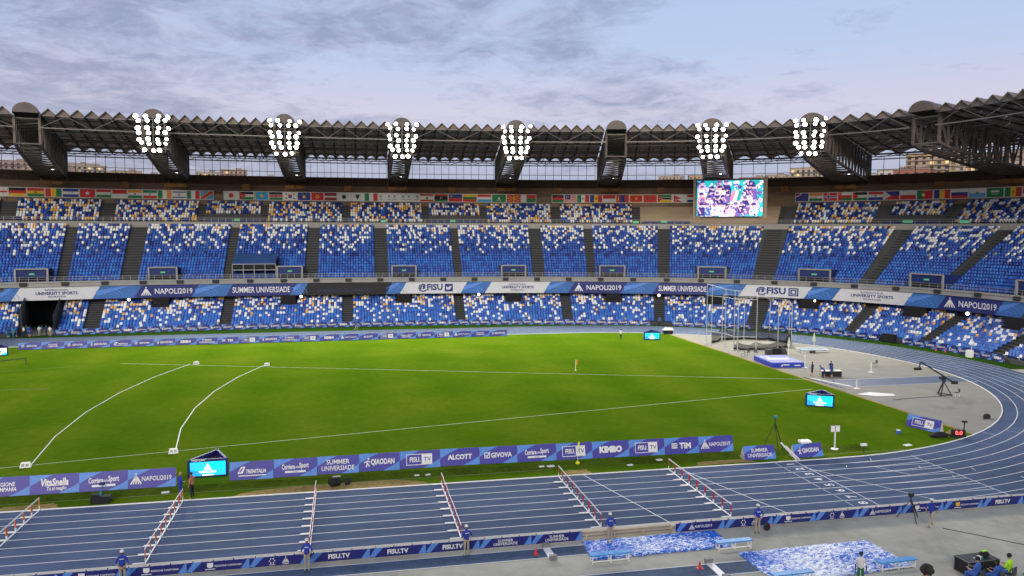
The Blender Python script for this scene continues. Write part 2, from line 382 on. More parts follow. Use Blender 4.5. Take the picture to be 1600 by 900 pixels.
def apartment(az, r, wd, fl, ci, sink=0., turn=0., label='', roofbits=True):
    x, y = CAM.x + r * math.sin(az), CAM.y + r * math.cos(az); h = fl * 3.2; z0 = hz(x, y) - 3 - sink
    o = thing('apartment_building', label, 'building', (x, y, z0), -az + turn, 'town on the hill behind the stadium')
    dep = 14; MB().box((0, dep / 2, h / 2 + 1.5), (wd, dep, h + 3)).build('wall', wallc[ci], o)
    wi, li, ba = MB(), MB(), MB(); nb = max(2, int(wd / 4.2))
    for f in range(fl):
        zz = 3.2 + f * 3.2 + .4
        for b in range(nb):
            xx = (b + .5) / nb * wd - wd / 2
            (li if random.random() < .10 else wi).box((xx, -.05, zz), (1.9, .3, 1.7))
        ba.box((0, -.55, zz - 1.35), (wd * .92, 1.1, .9))
        for sx in (-1, 1):
            for q in (3.5, 9): wi.box((sx * (wd / 2 + .02), q, zz), (.3, 1.9, 1.7))
    struct(wi.build('window_rows', winm, o), 'stuff'); struct(ba.build('balcony_rows', balm, o), 'stuff')
    if li.v: struct(li.build('lit_window_rows', litm, o), 'stuff')
    if roofbits:
        rb = MB(); rb.box((wd * .2, dep * .5, h + 4.2), (wd * .25, 5, 2.6)); rb.box((0, dep / 2, h + 3.25), (wd + .8, dep + .8, .5)); rb.build('roof_parapet', balm, o)
    return o
def azu(u): return YAW + math.atan((u - 800) / 1209.05)
TOWN = [(18, 900, 30, 8, 1), (52, 1000, 26, 7, 0), (95, 850, 34, 8, 1), (130, 900, 30, 9, 0), (160, 980, 34, 8, 1), (205, 900, 26, 8, 3), (232, 1000, 24, 7, 1), (300, 1000, 26, 6, 0), (330, 900, 22, 8, 0), (368, 850, 26, 9, 1), (408, 1000, 26, 7, 1), (438, 1100, 30, 7, 0),
        (495, 1300, 24, 5, 0), (520, 1250, 22, 6, 1), (575, 1000, 22, 6, 3), (588, 880, 20, 7, 1), (684, 1400, 30, 10, 1), (700, 1250, 26, 7, 0), (730, 1500, 26, 6, 0), (868, 1400, 20, 5, 2), (905, 1500, 30, 5, 0), (925, 1300, 24, 6, 1), (985, 1500, 24, 6, 1), (1012, 1200, 28, 7, 1), (1045, 1050, 32, 9, 0), (1072, 1100, 28, 8, 1), (1095, 900, 30, 9, 3), (1118, 1000, 26, 8, 0),
        (1172, 800, 26, 9, 1), (1192, 760, 24, 8, 3), (1208, 900, 22, 9, 0), (1232, 780, 24, 9, 1), (1255, 700, 26, 11, 0), (1285, 720, 22, 9, 1), (1382, 620, 22, 8, 2), (1396, 560, 22, 9, 2), (1418, 520, 20, 10, 4), (1443, 560, 26, 12, 3), (1470, 600, 24, 12, 0), (1498, 640, 24, 11, 2), (1530, 620, 26, 11, 0), (1565, 600, 26, 11, 1), (1590, 560, 26, 10, 0)]
for u in range(15, 250, 13): TOWN.append((u + random.randint(-3, 3), random.randint(780, 1200), random.randint(22, 34), random.randint(6, 9), random.choice([1, 1, 0, 3, 1])))
for u in list(range(300, 440, 24)) + list(range(1010, 1130, 22)) + list(range(1180, 1300, 20)) + list(range(1385, 1600, 24)): TOWN.append((u + random.randint(-5, 5), random.randint(800, 1100), random.randint(18, 28), random.randint(5, 8), random.choice([1, 1, 0, 3, 2])))
TOWN.sort()
HUE = ['cream', 'rose pink', 'white', 'ochre', 'brick red']
for i, (u, r, wd, fl, ci) in enumerate(TOWN):
    zone = 'behind the left end of the roof' if u < 460 else 'behind the middle of the far stand' if u < 960 else 'behind the big screen end' if u < 1330 else 'behind the right bend'
    apartment(azu(u), r, wd, fl, ci, 0, random.uniform(-.25, .25), '%s apartment block on the hill, %s from the left' % (HUE[ci], nth(i + 1)))
crown = MB()
for i in range(60):
    az = azu(random.choice([random.uniform(20, 460), random.uniform(480, 640), random.uniform(900, 1200), random.uniform(1150, 1600)])); r = random.uniform(520, 1000)
    x, y = CAM.x + r * math.sin(az), CAM.y + r * math.cos(az); z0 = hz(x, y)
    for j in range(22):
        a, b, rr = random.uniform(-7, 7), random.uniform(-5, 5), random.uniform(1.6, 3.2); cz = z0 + random.uniform(3, 12) - abs(a) * .4
        crown.lathe([(rr * .55, -rr * .8), (rr, 0), (rr * .5, rr * .8)], 6, (x + a, y + b, cz))
struct(crown.build('hillside_treeline', tree_m), 'stuff')

# ------------------------------------------------------------------ far stand
con_d = M('stand_concrete_dark', (.06, .062, .065), .85, .12, .6, .2)
con_l = M('stand_concrete_light', (.30, .295, .28), .85, .10, .5, .2)
con_w = M('bare_terrace_concrete', (.33, .255, .175), .85, .12, .5, .2, stretch=(1, 1, 6))
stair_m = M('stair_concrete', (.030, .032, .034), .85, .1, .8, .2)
black_m = M('passage_painted_shade', (.012, .012, .014), .9, .1, 1)  # near-black colour stands in for shade in passages and undercroft
rail_m = M('galvanised_rail', (.34, .35, .36), .45, .1, 3, metal=.4)
stand = thing('grandstand', 'long curved two tier grandstand with blue seats behind the track', 'stand', (*P(35, 0), 0))
stand.location = (0, 0, 0)
LR = [(.9 + .75 * i, .55 + .335 * i) for i in range(16)]
UR = [(10.2 + .87 * i, 8.2 + .49 * i) for i in range(21)]
TRW = [(30.6 + .85 * i, 19.35 + .53 * i) for i in range(8)]
BR = [(38.2 + .85 * i, 25.4 + .46 * i) for i in range(6)]
def steps(rows, td, d_end=None):
    pr = []
    for i, (d, z) in enumerate(rows):
        pr += [(d - .15, z if i == 0 else rows[i - 1][1]), (d - .15, z)]
    pr.append((d_end or rows[-1][0] + td, rows[-1][1])); return pr
TUN = (-47.9, -43.0)
mb = MB()
for a, b in ((S0, TUN[0]), (TUN[1], S1)): sweep([(.3, 0), (.3, LR[0][1])] + steps(LR, .75, 13.2), a, b, 2.5, mb=mb)
mb.build('lower_terrace', con_d, stand)
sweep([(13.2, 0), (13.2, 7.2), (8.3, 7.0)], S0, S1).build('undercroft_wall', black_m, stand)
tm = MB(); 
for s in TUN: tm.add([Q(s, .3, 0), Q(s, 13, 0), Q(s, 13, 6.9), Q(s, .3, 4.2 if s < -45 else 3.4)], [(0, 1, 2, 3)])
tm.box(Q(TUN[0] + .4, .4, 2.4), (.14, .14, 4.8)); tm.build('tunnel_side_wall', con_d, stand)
sweep([(8.25, 5.2), (8.25, 7.55), (8.75, 7.55), (8.75, 5.2)], S0, S1, 2.5, True).build('fascia_beam', con_d, stand)
sweep([(8.0, 7.56), (8.0, 8.02), (8.12, 8.02), (8.12, 8.2), (8.0, 8.2), (8.0, 8.5), (8.5, 8.5), (8.5, 7.9), (9.9, 7.9), (9.9, 7.56)], S0, S1, 2.5, True).build('parapet', con_l, stand)
sweep([(8.5, 7.95)] + steps(UR, .87, 28.6), S0, S1).build('upper_terrace', con_d, stand)
sweep([(28.55, 18.0), (28.55, 19.15), (28.8, 19.15), (28.8, 18.6), (30.45, 18.6)], S0, S1).build('walkway', con_l, stand)
sweep([(30.45, 18.6)] + steps(TRW, .85, 37.5), S0, S1).build('top_terrace', con_d, stand)
bm_ = MB(); sweep([(30.4, 18.75)] + [(d - .03, z + .03) for d, z in steps(TRW, .85, 37.4)], 59.8, 79.6, mb=bm_); bm_.build('bare_terrace', con_w, stand)
sweep([(37.4, 23.0), (37.4, 25.4)] + steps(BR, .85, 43.3), S0, S1).build('rear_terrace', M('rear_terrace_concrete', (.17, .122, .085), .85, .25, .5, .2, stretch=(1, 1, 8)), stand)
sweep([(43.2, 27.5), (43.2, 29.75), (43.7, 29.75), (43.7, 20)], S0, S1).build('rear_wall', M('rear_wall_rust', (.062, .036, .026), .85, .2, .8), stand)
# stepped aisles of the three tiers
UA = [(-57.5, 1.5), (-42.87, 1.5), (-32.8, 2.6), (-16.67, 1.4), (-1.87, 2.3), (11.37, 2.3), (25.75, 1.3), (41.01, 2.1), (50.74, 1.3), (63.56, 1.7), (79.72, 3.0), (94.46, 1.9), (104.75, 1.5), (117, 1.6), (129, 1.6)]
TA = [(-52, 2), (-38.24, 2.2), (-23.06, 1.2), (-11.75, 1.3), (4.69, 1.5), (20.57, 1.2), (31.75, 1.2), (45.24, 1.5), (59.15, 1.2), (80.4, 2.2), (91.16, 1.3), (97.96, 1.2), (109, 1.4), (122, 1.4)]
LA = [(-58, 1.8), (-37.58, 2.2), (-16.33, 1.7), (4.91, 1.8), (25.71, 1.6), (45.84, 1.7), (62.86, 1.7), (79.79, 2.6), (95.73, 1.7), (108.46, 1.8), (121, 1.8)]
def aisles(lst, rows, td):
    for s, wd in lst:
        pr = []
        for i, (d, z) in enumerate(rows):
            r = (rows[1][1] - rows[0][1]) / 2
            pr += [(d - .17, z + (.02 if i == 0 else .02 - 2 * r)), (d - .17, z - r + .02), (d - .17 + td / 2, z - r + .02), (d - .17 + td / 2, z + .02)] if i else [(d - .17, z - .4), (d - .17, z + .02)]
        pr.append((rows[-1][0] + td - .2, rows[-1][1] + .02))
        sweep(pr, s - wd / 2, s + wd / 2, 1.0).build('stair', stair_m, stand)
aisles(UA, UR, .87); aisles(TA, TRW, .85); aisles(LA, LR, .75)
# portals in the upper tier and dark openings in the lower one
VU = [-46.94, -27.3, -5.67, 15.5, 36.16, 54.42, 71.64, 87.37, 102.93, 118]
green = M('exit_sign_green', (.10, .45, .22), .5, 0, emit=.25); blue_d = M('portal_blue', (.012, .025, .13), .6, .1, 1)
for s in VU:
    hw = 2.25
    pf = sweep([(9.6, 7.9), (9.6, 10.55), (14.2, 10.55), (14.2, 7.9)], s - hw, s + hw, 1.5, True).build('portal', blue_d, stand)
    fr = MB()
    for k in (-1, 1): fr.bar(Q(s + k * hw, 9.5, 7.9), Q(s + k * hw, 9.5, 10.7), .28)
    fr.bar(Q(s - hw, 9.5, 10.65), Q(s + hw, 9.5, 10.65), .22); fr.build('frame', con_l, pf)
    sweep([(9.55, 7.95), (9.55, 9.2)], s - hw + .3, s + hw - .3, 1.2).build('doorway', black_m, pf)  # black sheet painted as the shade inside the portal
    g = D2(); g.rect(-.38, -.13, .38, .13); g.build('exit_sign', green, lambda a, b, e, s=s: Q(s + a, 9.5, 9.75 + b), pf)
VL = [-27.55, -5.93, 15.37, 36.0, 54.64, 72.32, 87.02, 102.2, 117]
for s in VL:
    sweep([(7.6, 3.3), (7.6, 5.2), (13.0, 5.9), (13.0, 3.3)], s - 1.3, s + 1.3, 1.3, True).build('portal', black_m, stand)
# railings
for d, z0, h, nm in ((8.2, 8.5, .75, 'parapet_railing'), (28.65, 19.15, .8, 'walkway_railing')):
    mb = MB()
    for k in (.5, 1): sweep([(d, z0 + h * k), (d, z0 + h * k + .05), (d + .05, z0 + h * k + .05), (d + .05, z0 + h * k)], S0, S1, 2.5, True, mb)
    for s in np.arange(S0, S1, 1.25): mb.bar(Q(s, d, z0), Q(s, d, z0 + h), .05)
    mb.build(nm, rail_m, stand)
# dark boxes at even steps along the parapet
for s in np.arange(-48, 125, 5.9): MB().box(Q(s, 7.93, 8.05), (1.1, .3, .62), face(s)).build('parapet_box', M('dark_box', (.03, .03, .032), .7, .1, 1), stand)
# blue platforms cut into the front of the short top blocks, green signs
for a, b in ((-22.3, -12.4), (21.3, 31.1), (91.8, 97.2), (60, 67.6)):
    sweep([(30.2, 18.65), (30.2, 19.7), (30.6, 19.75), (32.5, 19.75)], a, b, 2).build('platform_front', blue_d, stand)
for s, d, z in ((-16.6, 29.9, 19.6), (12.1, 28.3, 19.5), (25.7, 29.9, 19.6), (59.0, 28.3, 19.5), (63.6, 29.9, 19.6), (94.3, 29.9, 19.6), (100.3, 28.3, 19.5)):
    g = D2(); g.rect(-.5, -.25, .5, .25); g.build('exit_sign', green, lambda a, b, e, s=s, d=d, z=z: Q(s + a, d - .05, z + b), stand)
# glazed press stand in the upper tier
pb = thing('press_box', 'low dark press box with metal frame among the blue upper seats', 'press box')
pa, pbb = -15.8, -8.2
sweep([(9.9, 8.3), (9.9, 9.0), (12.6, 9.9), (12.6, 8.3)], pa, pbb, 2, True).build('desk', M('press_blue', (.02, .05, .2), .6, .1, 2), pb)
sweep([(10.0, 10.0), (10.0, 11.0), (13.2, 11.2), (13.2, 10.0)], pa, pbb, 2, True).build('canopy_glass', M('press_glass', (.015, .017, .022), .15, .1, 2), pb)
sweep([(10.05, 11.15), (10.05, 11.3), (15.4, 12.9), (15.4, 12.7)], pa, pbb, 2, True).build('canopy', M('press_roof', (.03, .085, .24), .5, .1, 2), pb)
mb = MB()
for s in np.linspace(pa, pbb, 5): mb.bar(Q(s, 9.9, 8.3), Q(s, 9.9, 11.1), .09)
mb.bar(Q(pa, 9.9, 10.0), Q(pbb, 9.9, 10.0), .12); mb.bar(Q(pa, 9.9, 11.1), Q(pbb, 9.9, 11.1), .1); mb.build('frame', rail_m, pb)

# ------------------------------------------------------------------ seats
seat_cols = [('seat_royal_blue', (.024, .075, .36)), ('seat_mid_blue', (.032, .12, .46)), ('seat_light_blue', (.03, .165, .56)), ('seat_white', (.74, .75, .74)), ('seat_orange', (.72, .40, .11)), ('seat_grey', (.26, .29, .31)), ('seat_navy', (.014, .028, .16))]
seat_mats = [M(nm, c, .42, .07, 4) for nm, c in seat_cols]
def seat_template():
    b = MB()
    w0, w1 = .225, .185
    # back shell (front, back, top, sides) and pan
    f = [(-w0, -.02, .34), (w0, -.02, .34), (w0, .06, .62), (w1, .085, .71), (-w1, .085, .71), (-w0, .06, .62)]
    bk = [(x, y + .06, z) for x, y, z in f]
    b.add(f + bk, [(0, 1, 2, 5), (5, 2, 3, 4), (3, 9, 10, 4), (2, 8, 9, 3), (5, 4, 10, 11), (1, 7, 8, 2), (0, 5, 11, 6), (7, 6, 11, 8), (8, 11, 10, 9)])
    b.add([(-.20, -.36, .38), (.20, -.36, .38), (.205, -.02, .33), (-.205, -.02, .33), (-.20, -.36, .30), (.20, -.36, .30), (.12, -.1, 0), (-.12, -.1, 0)], [(0, 1, 2, 3), (4, 5, 1, 0), (7, 6, 5, 4)])
    return b
ST = seat_template(); STV = np.array(ST.v); STF = ST.f
seats = []   # x, y, z, heading, colour, tier
def fill_row(d, z, a, b, tier, row, nrow, cuts=()):
    g = np.arange(a, b + .05, .1); gx, gy = PA(g, d); L = np.concatenate([[0], np.cumsum(np.hypot(np.diff(gx), np.diff(gy)))])
    k = int(L[-1] / .505)
    if k < 1: return
    for q in (np.arange(k) + .5) * L[-1] / k:
        s = float(np.interp(q, L, g))
        if any(c0 < s < c1 and row <= rr for c0, c1, rr in cuts): continue
        t = row / (nrow - 1); r = random.random()
        if tier == 'upper':
            pw = 0 if row < 9 else (.06 + (row - 9) / 11 * .38); po = 0 if row < 17 else .05 * (row - 16) / 2; pg = .03 if row > 9 else 0
            c = 3 if r < pw else 4 if r < pw + po else 5 if r < pw + po + pg else random.choice([0, 0, 1, 1, 0, 6] if row > 7 else [0, 1, 1, 2, 0])
        elif tier == 'top':
            c = 3 if r < .34 else 4 if r < .50 else 5 if r < .52 else random.choice([0, 0, 6, 6, 1])
        else:
            pw = .10 + .22 * min(1, t * 1.6); po = .0 + .24 * max(0, t - .2)
            c = 3 if r < pw else 4 if r < pw + po else 5 if r < pw + po + .02 else random.choice([0, 1, 1, 2, 2] if t < .45 else [0, 0, 1, 1, 6])
        x, y = P(s, d + .32); seats.append((x, y, z, face(s), c, tier, s, row))
def blocks(ais, a, b):
    cur = a
    for s, wd in ais:
        if s < a or s > b: continue
        yield cur, s - wd / 2 - .1; cur = s + wd / 2 + .1
    yield cur, b
vcut = [(s - 2.6, s + 2.6, 3) for s in VU] + [(pa - .2, pbb + .2, 7)]
for i, (d, z) in enumerate(UR):
    for a, b in blocks(UA, -56, 122): fill_row(d, z, a, b, 'upper', i, 21, vcut)
tcut = [(-22.3, -12.4, 2), (21.3, 31.1, 2), (91.8, 97.2, 2), (59.2, 81.4, 99)]
for i, (d, z) in enumerate(TRW):
    for a, b in blocks(TA, -56, 112): fill_row(d, z, a, b, 'top', i, 8, tcut)
lcut = []
for i, (d, z) in enumerate(LR[:15]):
    for a, b in list(blocks(LA, -56, TUN[0] - .3)) + list(blocks(LA, TUN[1] + .6, 126)):
        if i >= 8: vl = [(s - 1.5, s + 1.5, 99) for s in VL]
        else: vl = []
        fill_row(d, z, a, b, 'lower', i, 15, vl)
def depth(q): return (Vector((q[0], q[1], q[2])) - CAM).dot(fw)
def inframe(q):
    v = Vector((q[0], q[1], q[2] + .5)) - CAM; zz = v.dot(fw); return abs(v.dot(rt) / zz) < .655 and abs(v.dot(up) / zz) < .37
vis = sorted((q for q in seats if inframe(q)), key=depth)
near = vis[:300]; nearset = set(id(q) for q in near)
smesh = [ST.mesh('stadium_seat', [mt]) for mt in seat_mats]
CN = ['dark royal blue', 'mid blue', 'light blue', 'white', 'orange', 'grey', 'navy']
for q in near:
    o = link('spectator_chair', smesh[q[4]], None, (q[0], q[1], q[2] + .005), q[3])
    blk = 'right of the last visible stair' if q[6] > 108.46 else 'left of the last visible stair'
    tag(o, '%s plastic seat, lower tier, %s row, %s' % (CN[q[4]], ['front', 'second', 'third', 'fourth', 'fifth', 'sixth', 'seventh', 'eighth', 'ninth', 'tenth', 'eleventh', 'twelfth', 'thirteenth', 'fourteenth', 'fifteenth'][q[7]], blk), 'seat', 'seats in the nearest lower tier blocks')
rest = [q for q in seats if id(q) not in nearset]
V = np.empty((len(rest), len(STV), 3))
A_ = np.array([[q[0], q[1], q[2] + .005, q[3]] for q in rest]); ca, sa = np.cos(A_[:, 3])[:, None], np.sin(A_[:, 3])[:, None]
V[:, :, 0] = STV[:, 0] * ca - STV[:, 1] * sa + A_[:, :1]; V[:, :, 1] = STV[:, 0] * sa + STV[:, 1] * ca + A_[:, 1:2]; V[:, :, 2] = STV[:, 2] + A_[:, 2:3]
me = bpy.data.meshes.new('seats'); nvt = len(STV)
lt = np.array([len(f) for f in STF]); lv = np.array([i for f in STF for i in f])
me.vertices.add(len(rest) * nvt); me.vertices.foreach_set('co', V.reshape(-1))
allv = (lv[None, :] + (np.arange(len(rest)) * nvt)[:, None]).reshape(-1).astype(np.int32)
me.loops.add(len(allv)); me.loops.foreach_set('vertex_index', allv)
tot = np.tile(lt, len(rest)).astype(np.int32); st_ = np.concatenate([[0], np.cumsum(tot)[:-1]]).astype(np.int32)
me.polygons.add(len(tot)); me.polygons.foreach_set('loop_start', st_)
for mt in seat_mats: me.materials.append(mt)
me.polygons.foreach_set('material_index', np.repeat(np.array([q[4] for q in rest], dtype=np.int32), len(STF)))
me.update(calc_edges=True); me.validate()
so_ = link('seats', me); so_['label'] = 'mass of blue, white and orange seats in all tiers'; so_['category'] = 'seats'; struct(so_, 'stuff')

# ------------------------------------------------------------------ roof
steel = M('roof_steel', (.15, .125, .11), .6, .2, 1.2, metal=.2)
steel_d = M('valley_gutter', (.045, .038, .034), .7, .2, 1.2)
steel_l = M('roof_steel_light', (.20, .18, .165), .5, .15, 1.2, metal=.3)
sheet = M('roof_sheet', (.36, .31, .27), .6, .22, .7, stretch=(1, 1, 3))
def translucent(mt, k):
    t = mt.node_tree; b = t.nodes['Principled BSDF']; o = t.nodes['Material Output']
    tr = N(t, 'ShaderNodeBsdfTranslucent'); tr.inputs[0].default_value = (.46, .40, .36, 1)
    mx = N(t, 'ShaderNodeMixShader'); mx.inputs[0].default_value = k; t.links.new(b.outputs[0], mx.inputs[1]); t.links.new(tr.outputs[0], mx.inputs[2]); t.links.new(mx.outputs[0], o.inputs[0])
translucent(sheet, .45)      # weathered polycarbonate lets some daylight through
DF, DR = 8.0, 45.5
def rz_(d): return 37.15 - (d - DF) / (DR - DF) * 2.9
roof = thing('stadium_canopy', 'dark steel canopy with zigzag folded sheets over the far stand', 'roof')
TS = [-66.5, -46.65, -27.85, -5.99, 15.26, 36.41, 54.81, 71.21, 86.62, 102.04, 119.5, 134]
HWT = 1.75
segs = np.linspace(DF, DR, 7)
for ta, tb in zip(TS, TS[1:]):
    a, b = ta + HWT + .35, tb - HWT - .35
    n = max(3, int(round((b - a) * 1.03 / 2.12))); ds = (b - a) / n
    for i in range(n):
        mb = MB()
        for da, db in zip(segs, segs[1:]):
            g = .0 if da == segs[0] else .10 + .2 * (da - DF) / (DR - DF)
            l, mm, r = a + i * ds, a + (i + .5) * ds, a + (i + 1) * ds
            q = []
            for dd in (da + g, db - .02):
                z = rz_(dd); q += [Q(l, dd, z), Q(mm, dd, z + 1.05), Q(r, dd, z), Q(l, dd, z + .07), Q(mm, dd, z + 1.12), Q(r, dd, z + .07)]
            mb.add(q, [(0, 1, 7, 6), (1, 2, 8, 7), (3, 9, 10, 4), (4, 10, 11, 5), (0, 3, 4, 1), (1, 4, 5, 2), (6, 7, 10, 9), (7, 8, 11, 10)])
        # closing gable of the front fold
        mb.add([Q(l, DF + .5, rz_(DF)), Q(r, DF + .5, rz_(DF)), Q(mm, DF + .5, rz_(DF) + 1.05)], [(0, 1, 2)])
        for da, db in zip(segs, segs[1:]): mb.bar(Q(l, da, rz_(da) - .12), Q(l, db, rz_(db) - .12), .3, .26, mi=1)
        mb.build('roof_panel', [sheet, steel_d], roof)
    # girders along the oval between the main frames
    for gi, d in enumerate((8.3, 15.5, 23, 30.5, 38, 44.8)):
        mb = MB(); z1 = rz_(d) - .12; z0 = z1 - (2.1 if gi == 0 else 1.5 if gi < 5 else 1.0); k = max(4, int((b - a) / (3.4 if gi == 0 else 2.1))); k += k % 2
        pts = [(a - .3 + (b - a + .6) * j / k) for j in range(k + 1)]
        for j in range(k):
            mb.bar(Q(pts[j], d, z1), Q(pts[j + 1], d, z1), .16); mb.bar(Q(pts[j], d, z0), Q(pts[j + 1], d, z0), .18)
            mb.bar(Q(pts[j], d, z1 if j % 2 else z0), Q(pts[j + 1], d, z0 if j % 2 else z1), .10, mi=1)
        mb.build('girder', [steel_l if gi == 0 else steel, steel], roof)
    # purlins and rafters below the sheets
    mb = MB()
    for d in np.arange(11.5, 45, 5.4): mb.bar(Q(a, d, rz_(d) - .1), Q((a + b) / 2, d, rz_(d) - .1), .14, .22); mb.bar(Q((a + b) / 2, d, rz_(d) - .1), Q(b, d, rz_(d) - .1), .14, .22)
    struct(mb.build('purlins', steel, roof), 'stuff')
    nr = max(2, int((b - a) / 4.2))
    for j in range(1, nr):
        mb = MB(); s = a + (b - a) * j / nr
        for da, db in zip(segs, segs[1:]):
            mb.bar(Q(s, da, rz_(da) - .25), Q(s, db, rz_(db) - .25), .16)
        mb.build('rafter', steel, roof)
    # open lattice above the rear wall
    mb = MB()
    for s in np.arange(ta + 1.6, tb - 1.5, 1.45): mb.bar(Q(s, 44.0, 29.7), Q(s, 44.0, 33.9), .085)
    for z in (30.9, 33.2): 
        for s in np.arange(ta + 1.6, tb - 3, 1.45): mb.bar(Q(s, 44.0, z), Q(s + 1.45, 44.0, z), .11)
    struct(mb.build('lattice_screen', steel, roof), 'stuff')
    # struts leaning on the rear wall
    mb = MB()
    for s in np.arange(ta + 3, tb - 2, 3.0): mb.bar(Q(s, 42.6, 28.0), Q(s, 43.15, 29.7), .12)
    mb.build('wall_struts', M('rust_strut', (.12, .07, .045), .8, .2, 1), roof)['kind'] = 'stuff'
def zb(d):  # lower chord of the main frames
    return np.interp(d, [8, 13, 30, 43.5], [32.6, 31.4, 29.6, 28.4])
for s in TS[1:-1]:
    mb = MB(); ds_ = np.linspace(9.5, 43.5, 15)
    for k in (-1, 1):
        sk = s + k * HWT
        for i in range(14):
            d0, d1 = ds_[i], ds_[i + 1]
            mb.bar(Q(sk, d0, rz_(d0) - .2), Q(sk, d1, rz_(d1) - .2), .36); mb.bar(Q(sk, d0, zb(d0)), Q(sk, d1, zb(d1)), .42)
            mb.bar(Q(sk, d0, zb(d0)), Q(sk, d0, rz_(d0) - .2), .3)
            if i % 2: mb.bar(Q(sk, d0, zb(d0)), Q(sk, d1, rz_(d1) - .2), .24)
            else: mb.bar(Q(sk, d0, rz_(d0) - .2), Q(sk, d1, zb(d1)), .24)
        mb.bar(Q(sk, 43.5, 26), Q(sk, 43.5, 35), .6); mb.bar(Q(sk, 9.5, zb(9.5)), Q(sk, 9.5, 37), .4)
    for i in range(15):
        d0 = ds_[i]; mb.bar(Q(s - HWT, d0, zb(d0)), Q(s + HWT, d0, zb(d0)), .22)
        if i < 14: mb.bar(Q(s - HWT, d0, zb(d0)), Q(s + HWT, ds_[i + 1], zb(ds_[i + 1])), .16); mb.bar(Q(s + HWT, d0, rz_(d0) - 1.2), Q(s - HWT, ds_[i + 1], rz_(ds_[i + 1]) - 1.2), .14)
    for d in np.arange(9.6, 43, 1.4): mb.bar(Q(s - HWT, d, rz_(d) - .5), Q(s + HWT, d, rz_(d) - .5), .3, .2, mi=1)
    # walkway plates between the chords
    for d in np.arange(14, 43, 1.5):
        if d > 26: mb.add([Q(s - HWT, d, zb(d) - .05), Q(s + HWT, d, zb(d) - .05), Q(s + HWT, d + 1.2, zb(d + 1.2) - .05), Q(s - HWT, d + 1.2, zb(d + 1.2) - .05)], [(0, 1, 2, 3)])
    fr = mb.build('main_frame', [steel, steel_l], roof)
    cap = MB(); n = 12; vs = []
    dd = np.arange(DF - .3, DR, 1.1)
    for i, d in enumerate(dd):
        R_ = HWT + .05 + (.07 if i % 2 else 0)
        for j in range(n + 1):
            t = math.pi * j / n; vs.append(Q(s - R_ * math.cos(t), d, rz_(d) + .15 + R_ * .95 * math.sin(t)))
    cap.add(vs, [(i * (n + 1) + j, i * (n + 1) + j + 1, (i + 1) * (n + 1) + j + 1, (i + 1) * (n + 1) + j) for i in range(len(dd) - 1) for j in range(n)])
    cap.add(vs[:n + 1], [tuple(range(n + 1))])
    cap.build('barrel_cap', M('cap_sheet', (.13, .11, .095), .55, .15, 1), fr)
# ------------------------------------------------------------------ floodlights
lamp_on = M('floodlight_glow', (1, .97, .92), .4, 0, emit=14.); lamp_small = M('lamp_glow', (1, .96, .9), .4, 0, emit=9.)
lamp_body = M('lamp_housing', (.05, .05, .05), .5, .1, 2)
lb = MB(); n = 10
ring = [(math.cos(6.2832 * i / n), math.sin(6.2832 * i / n)) for i in range(n)]
lb.add([(.34 * c, 0, .34 * s_) for c, s_ in ring] + [(.40 * c, -.32, .40 * s_) for c, s_ in ring], [(i, (i + 1) % n, n + (i + 1) % n, n + i) for i in range(n)] + [tuple(range(n))], 1)
lb.add([(.36 * c, -.33, .36 * s_) for c, s_ in ring], [tuple(range(n))], 0)
lmesh = lb.mesh('lamp', [lamp_on, lamp_body])
lmeshes = [lmesh]
for k_, e_ in (('bright', 22.), ('soft', 8.)): m2 = lmesh.copy(); m2.materials[0] = M('floodlight_glow_' + k_, (1, .97, .92), .4, 0, emit=e_); lmeshes.append(m2)
def bank(s, which):
    d = 7.1; x, y = P(s, d); rz = face(s)
    t = thing('floodlight_bank', 'lit floodlight bank under the roof edge, %s from the left' % which, 'floodlight', (x, y, 0), rz, 'floodlight banks along the roof edge')
    fr = MB()
    for z in (37.0, 35.7, 34.4, 33.1, 31.9): fr.bar((-2.9 + (37 - z) * .12, 0, z), (2.9 - (37 - z) * .06, 0, z), .11)
    for xx in (-1.9, 0, 1.9): fr.bar((xx, .08, 31.4), (xx, .08, 37.6), .12)
    for xx in (-1.7, 1.7): fr.bar((xx, 0, 33.5), (xx, 3, 33.0), .14); fr.bar((xx, 0, 36.5), (xx, 3, 36.2), .14)
    fr.build('frame', steel_l, t)
    rows = [(37.75, (-2.75, -1.1, 1.05, 2.8)), (36.95, (-2.35, -.85, .8, 2.25)), (35.65, (-2.6, -1.05, .95, 2.6)), (34.85, (-2.3, -.8, .75, 2.2)), (33.7, (-2.35, -.85, .85, 2.4)), (32.95, (-2.0, -.7, .85, 2.1)), (31.75, (-1.5, .0, 1.2))]
    for z, xs in rows:
        for xx in xs:
            o = link('lamp', random.choice(lmeshes), t, (xx + random.uniform(-.12, .12), -.15, z + random.uniform(-.1, .1)))
            o.scale = (random.uniform(.85, 1.15),) * 3
            o.rotation_euler = (rad(28 + random.uniform(-6, 6)), 0, -xx * .16 + random.uniform(-.1, .1))
    li = bpy.data.lights.new('floodlight_beam', 'SPOT'); li.energy = 70000; li.spot_size = rad(120); li.spot_blend = .6; li.shadow_soft_size = 2.2; li.color = (1, .94, .82)
    lo = bpy.data.objects.new('floodlight_beam', li); C.objects.link(lo); lo.parent = t; lo.location = (0, -1.2, 34.6); lo.rotation_euler = (rad(55), 0, math.pi)
    lo.rotation_euler = Vector((0, -1, -.55)).to_track_quat('-Z', 'Y').to_euler()
for s, which in zip((-27.85, -5.99, 15.26, 36.41, 71.21, 86.62), ('first', 'second', 'third', 'fourth', 'fifth', 'sixth')): bank(s, which)
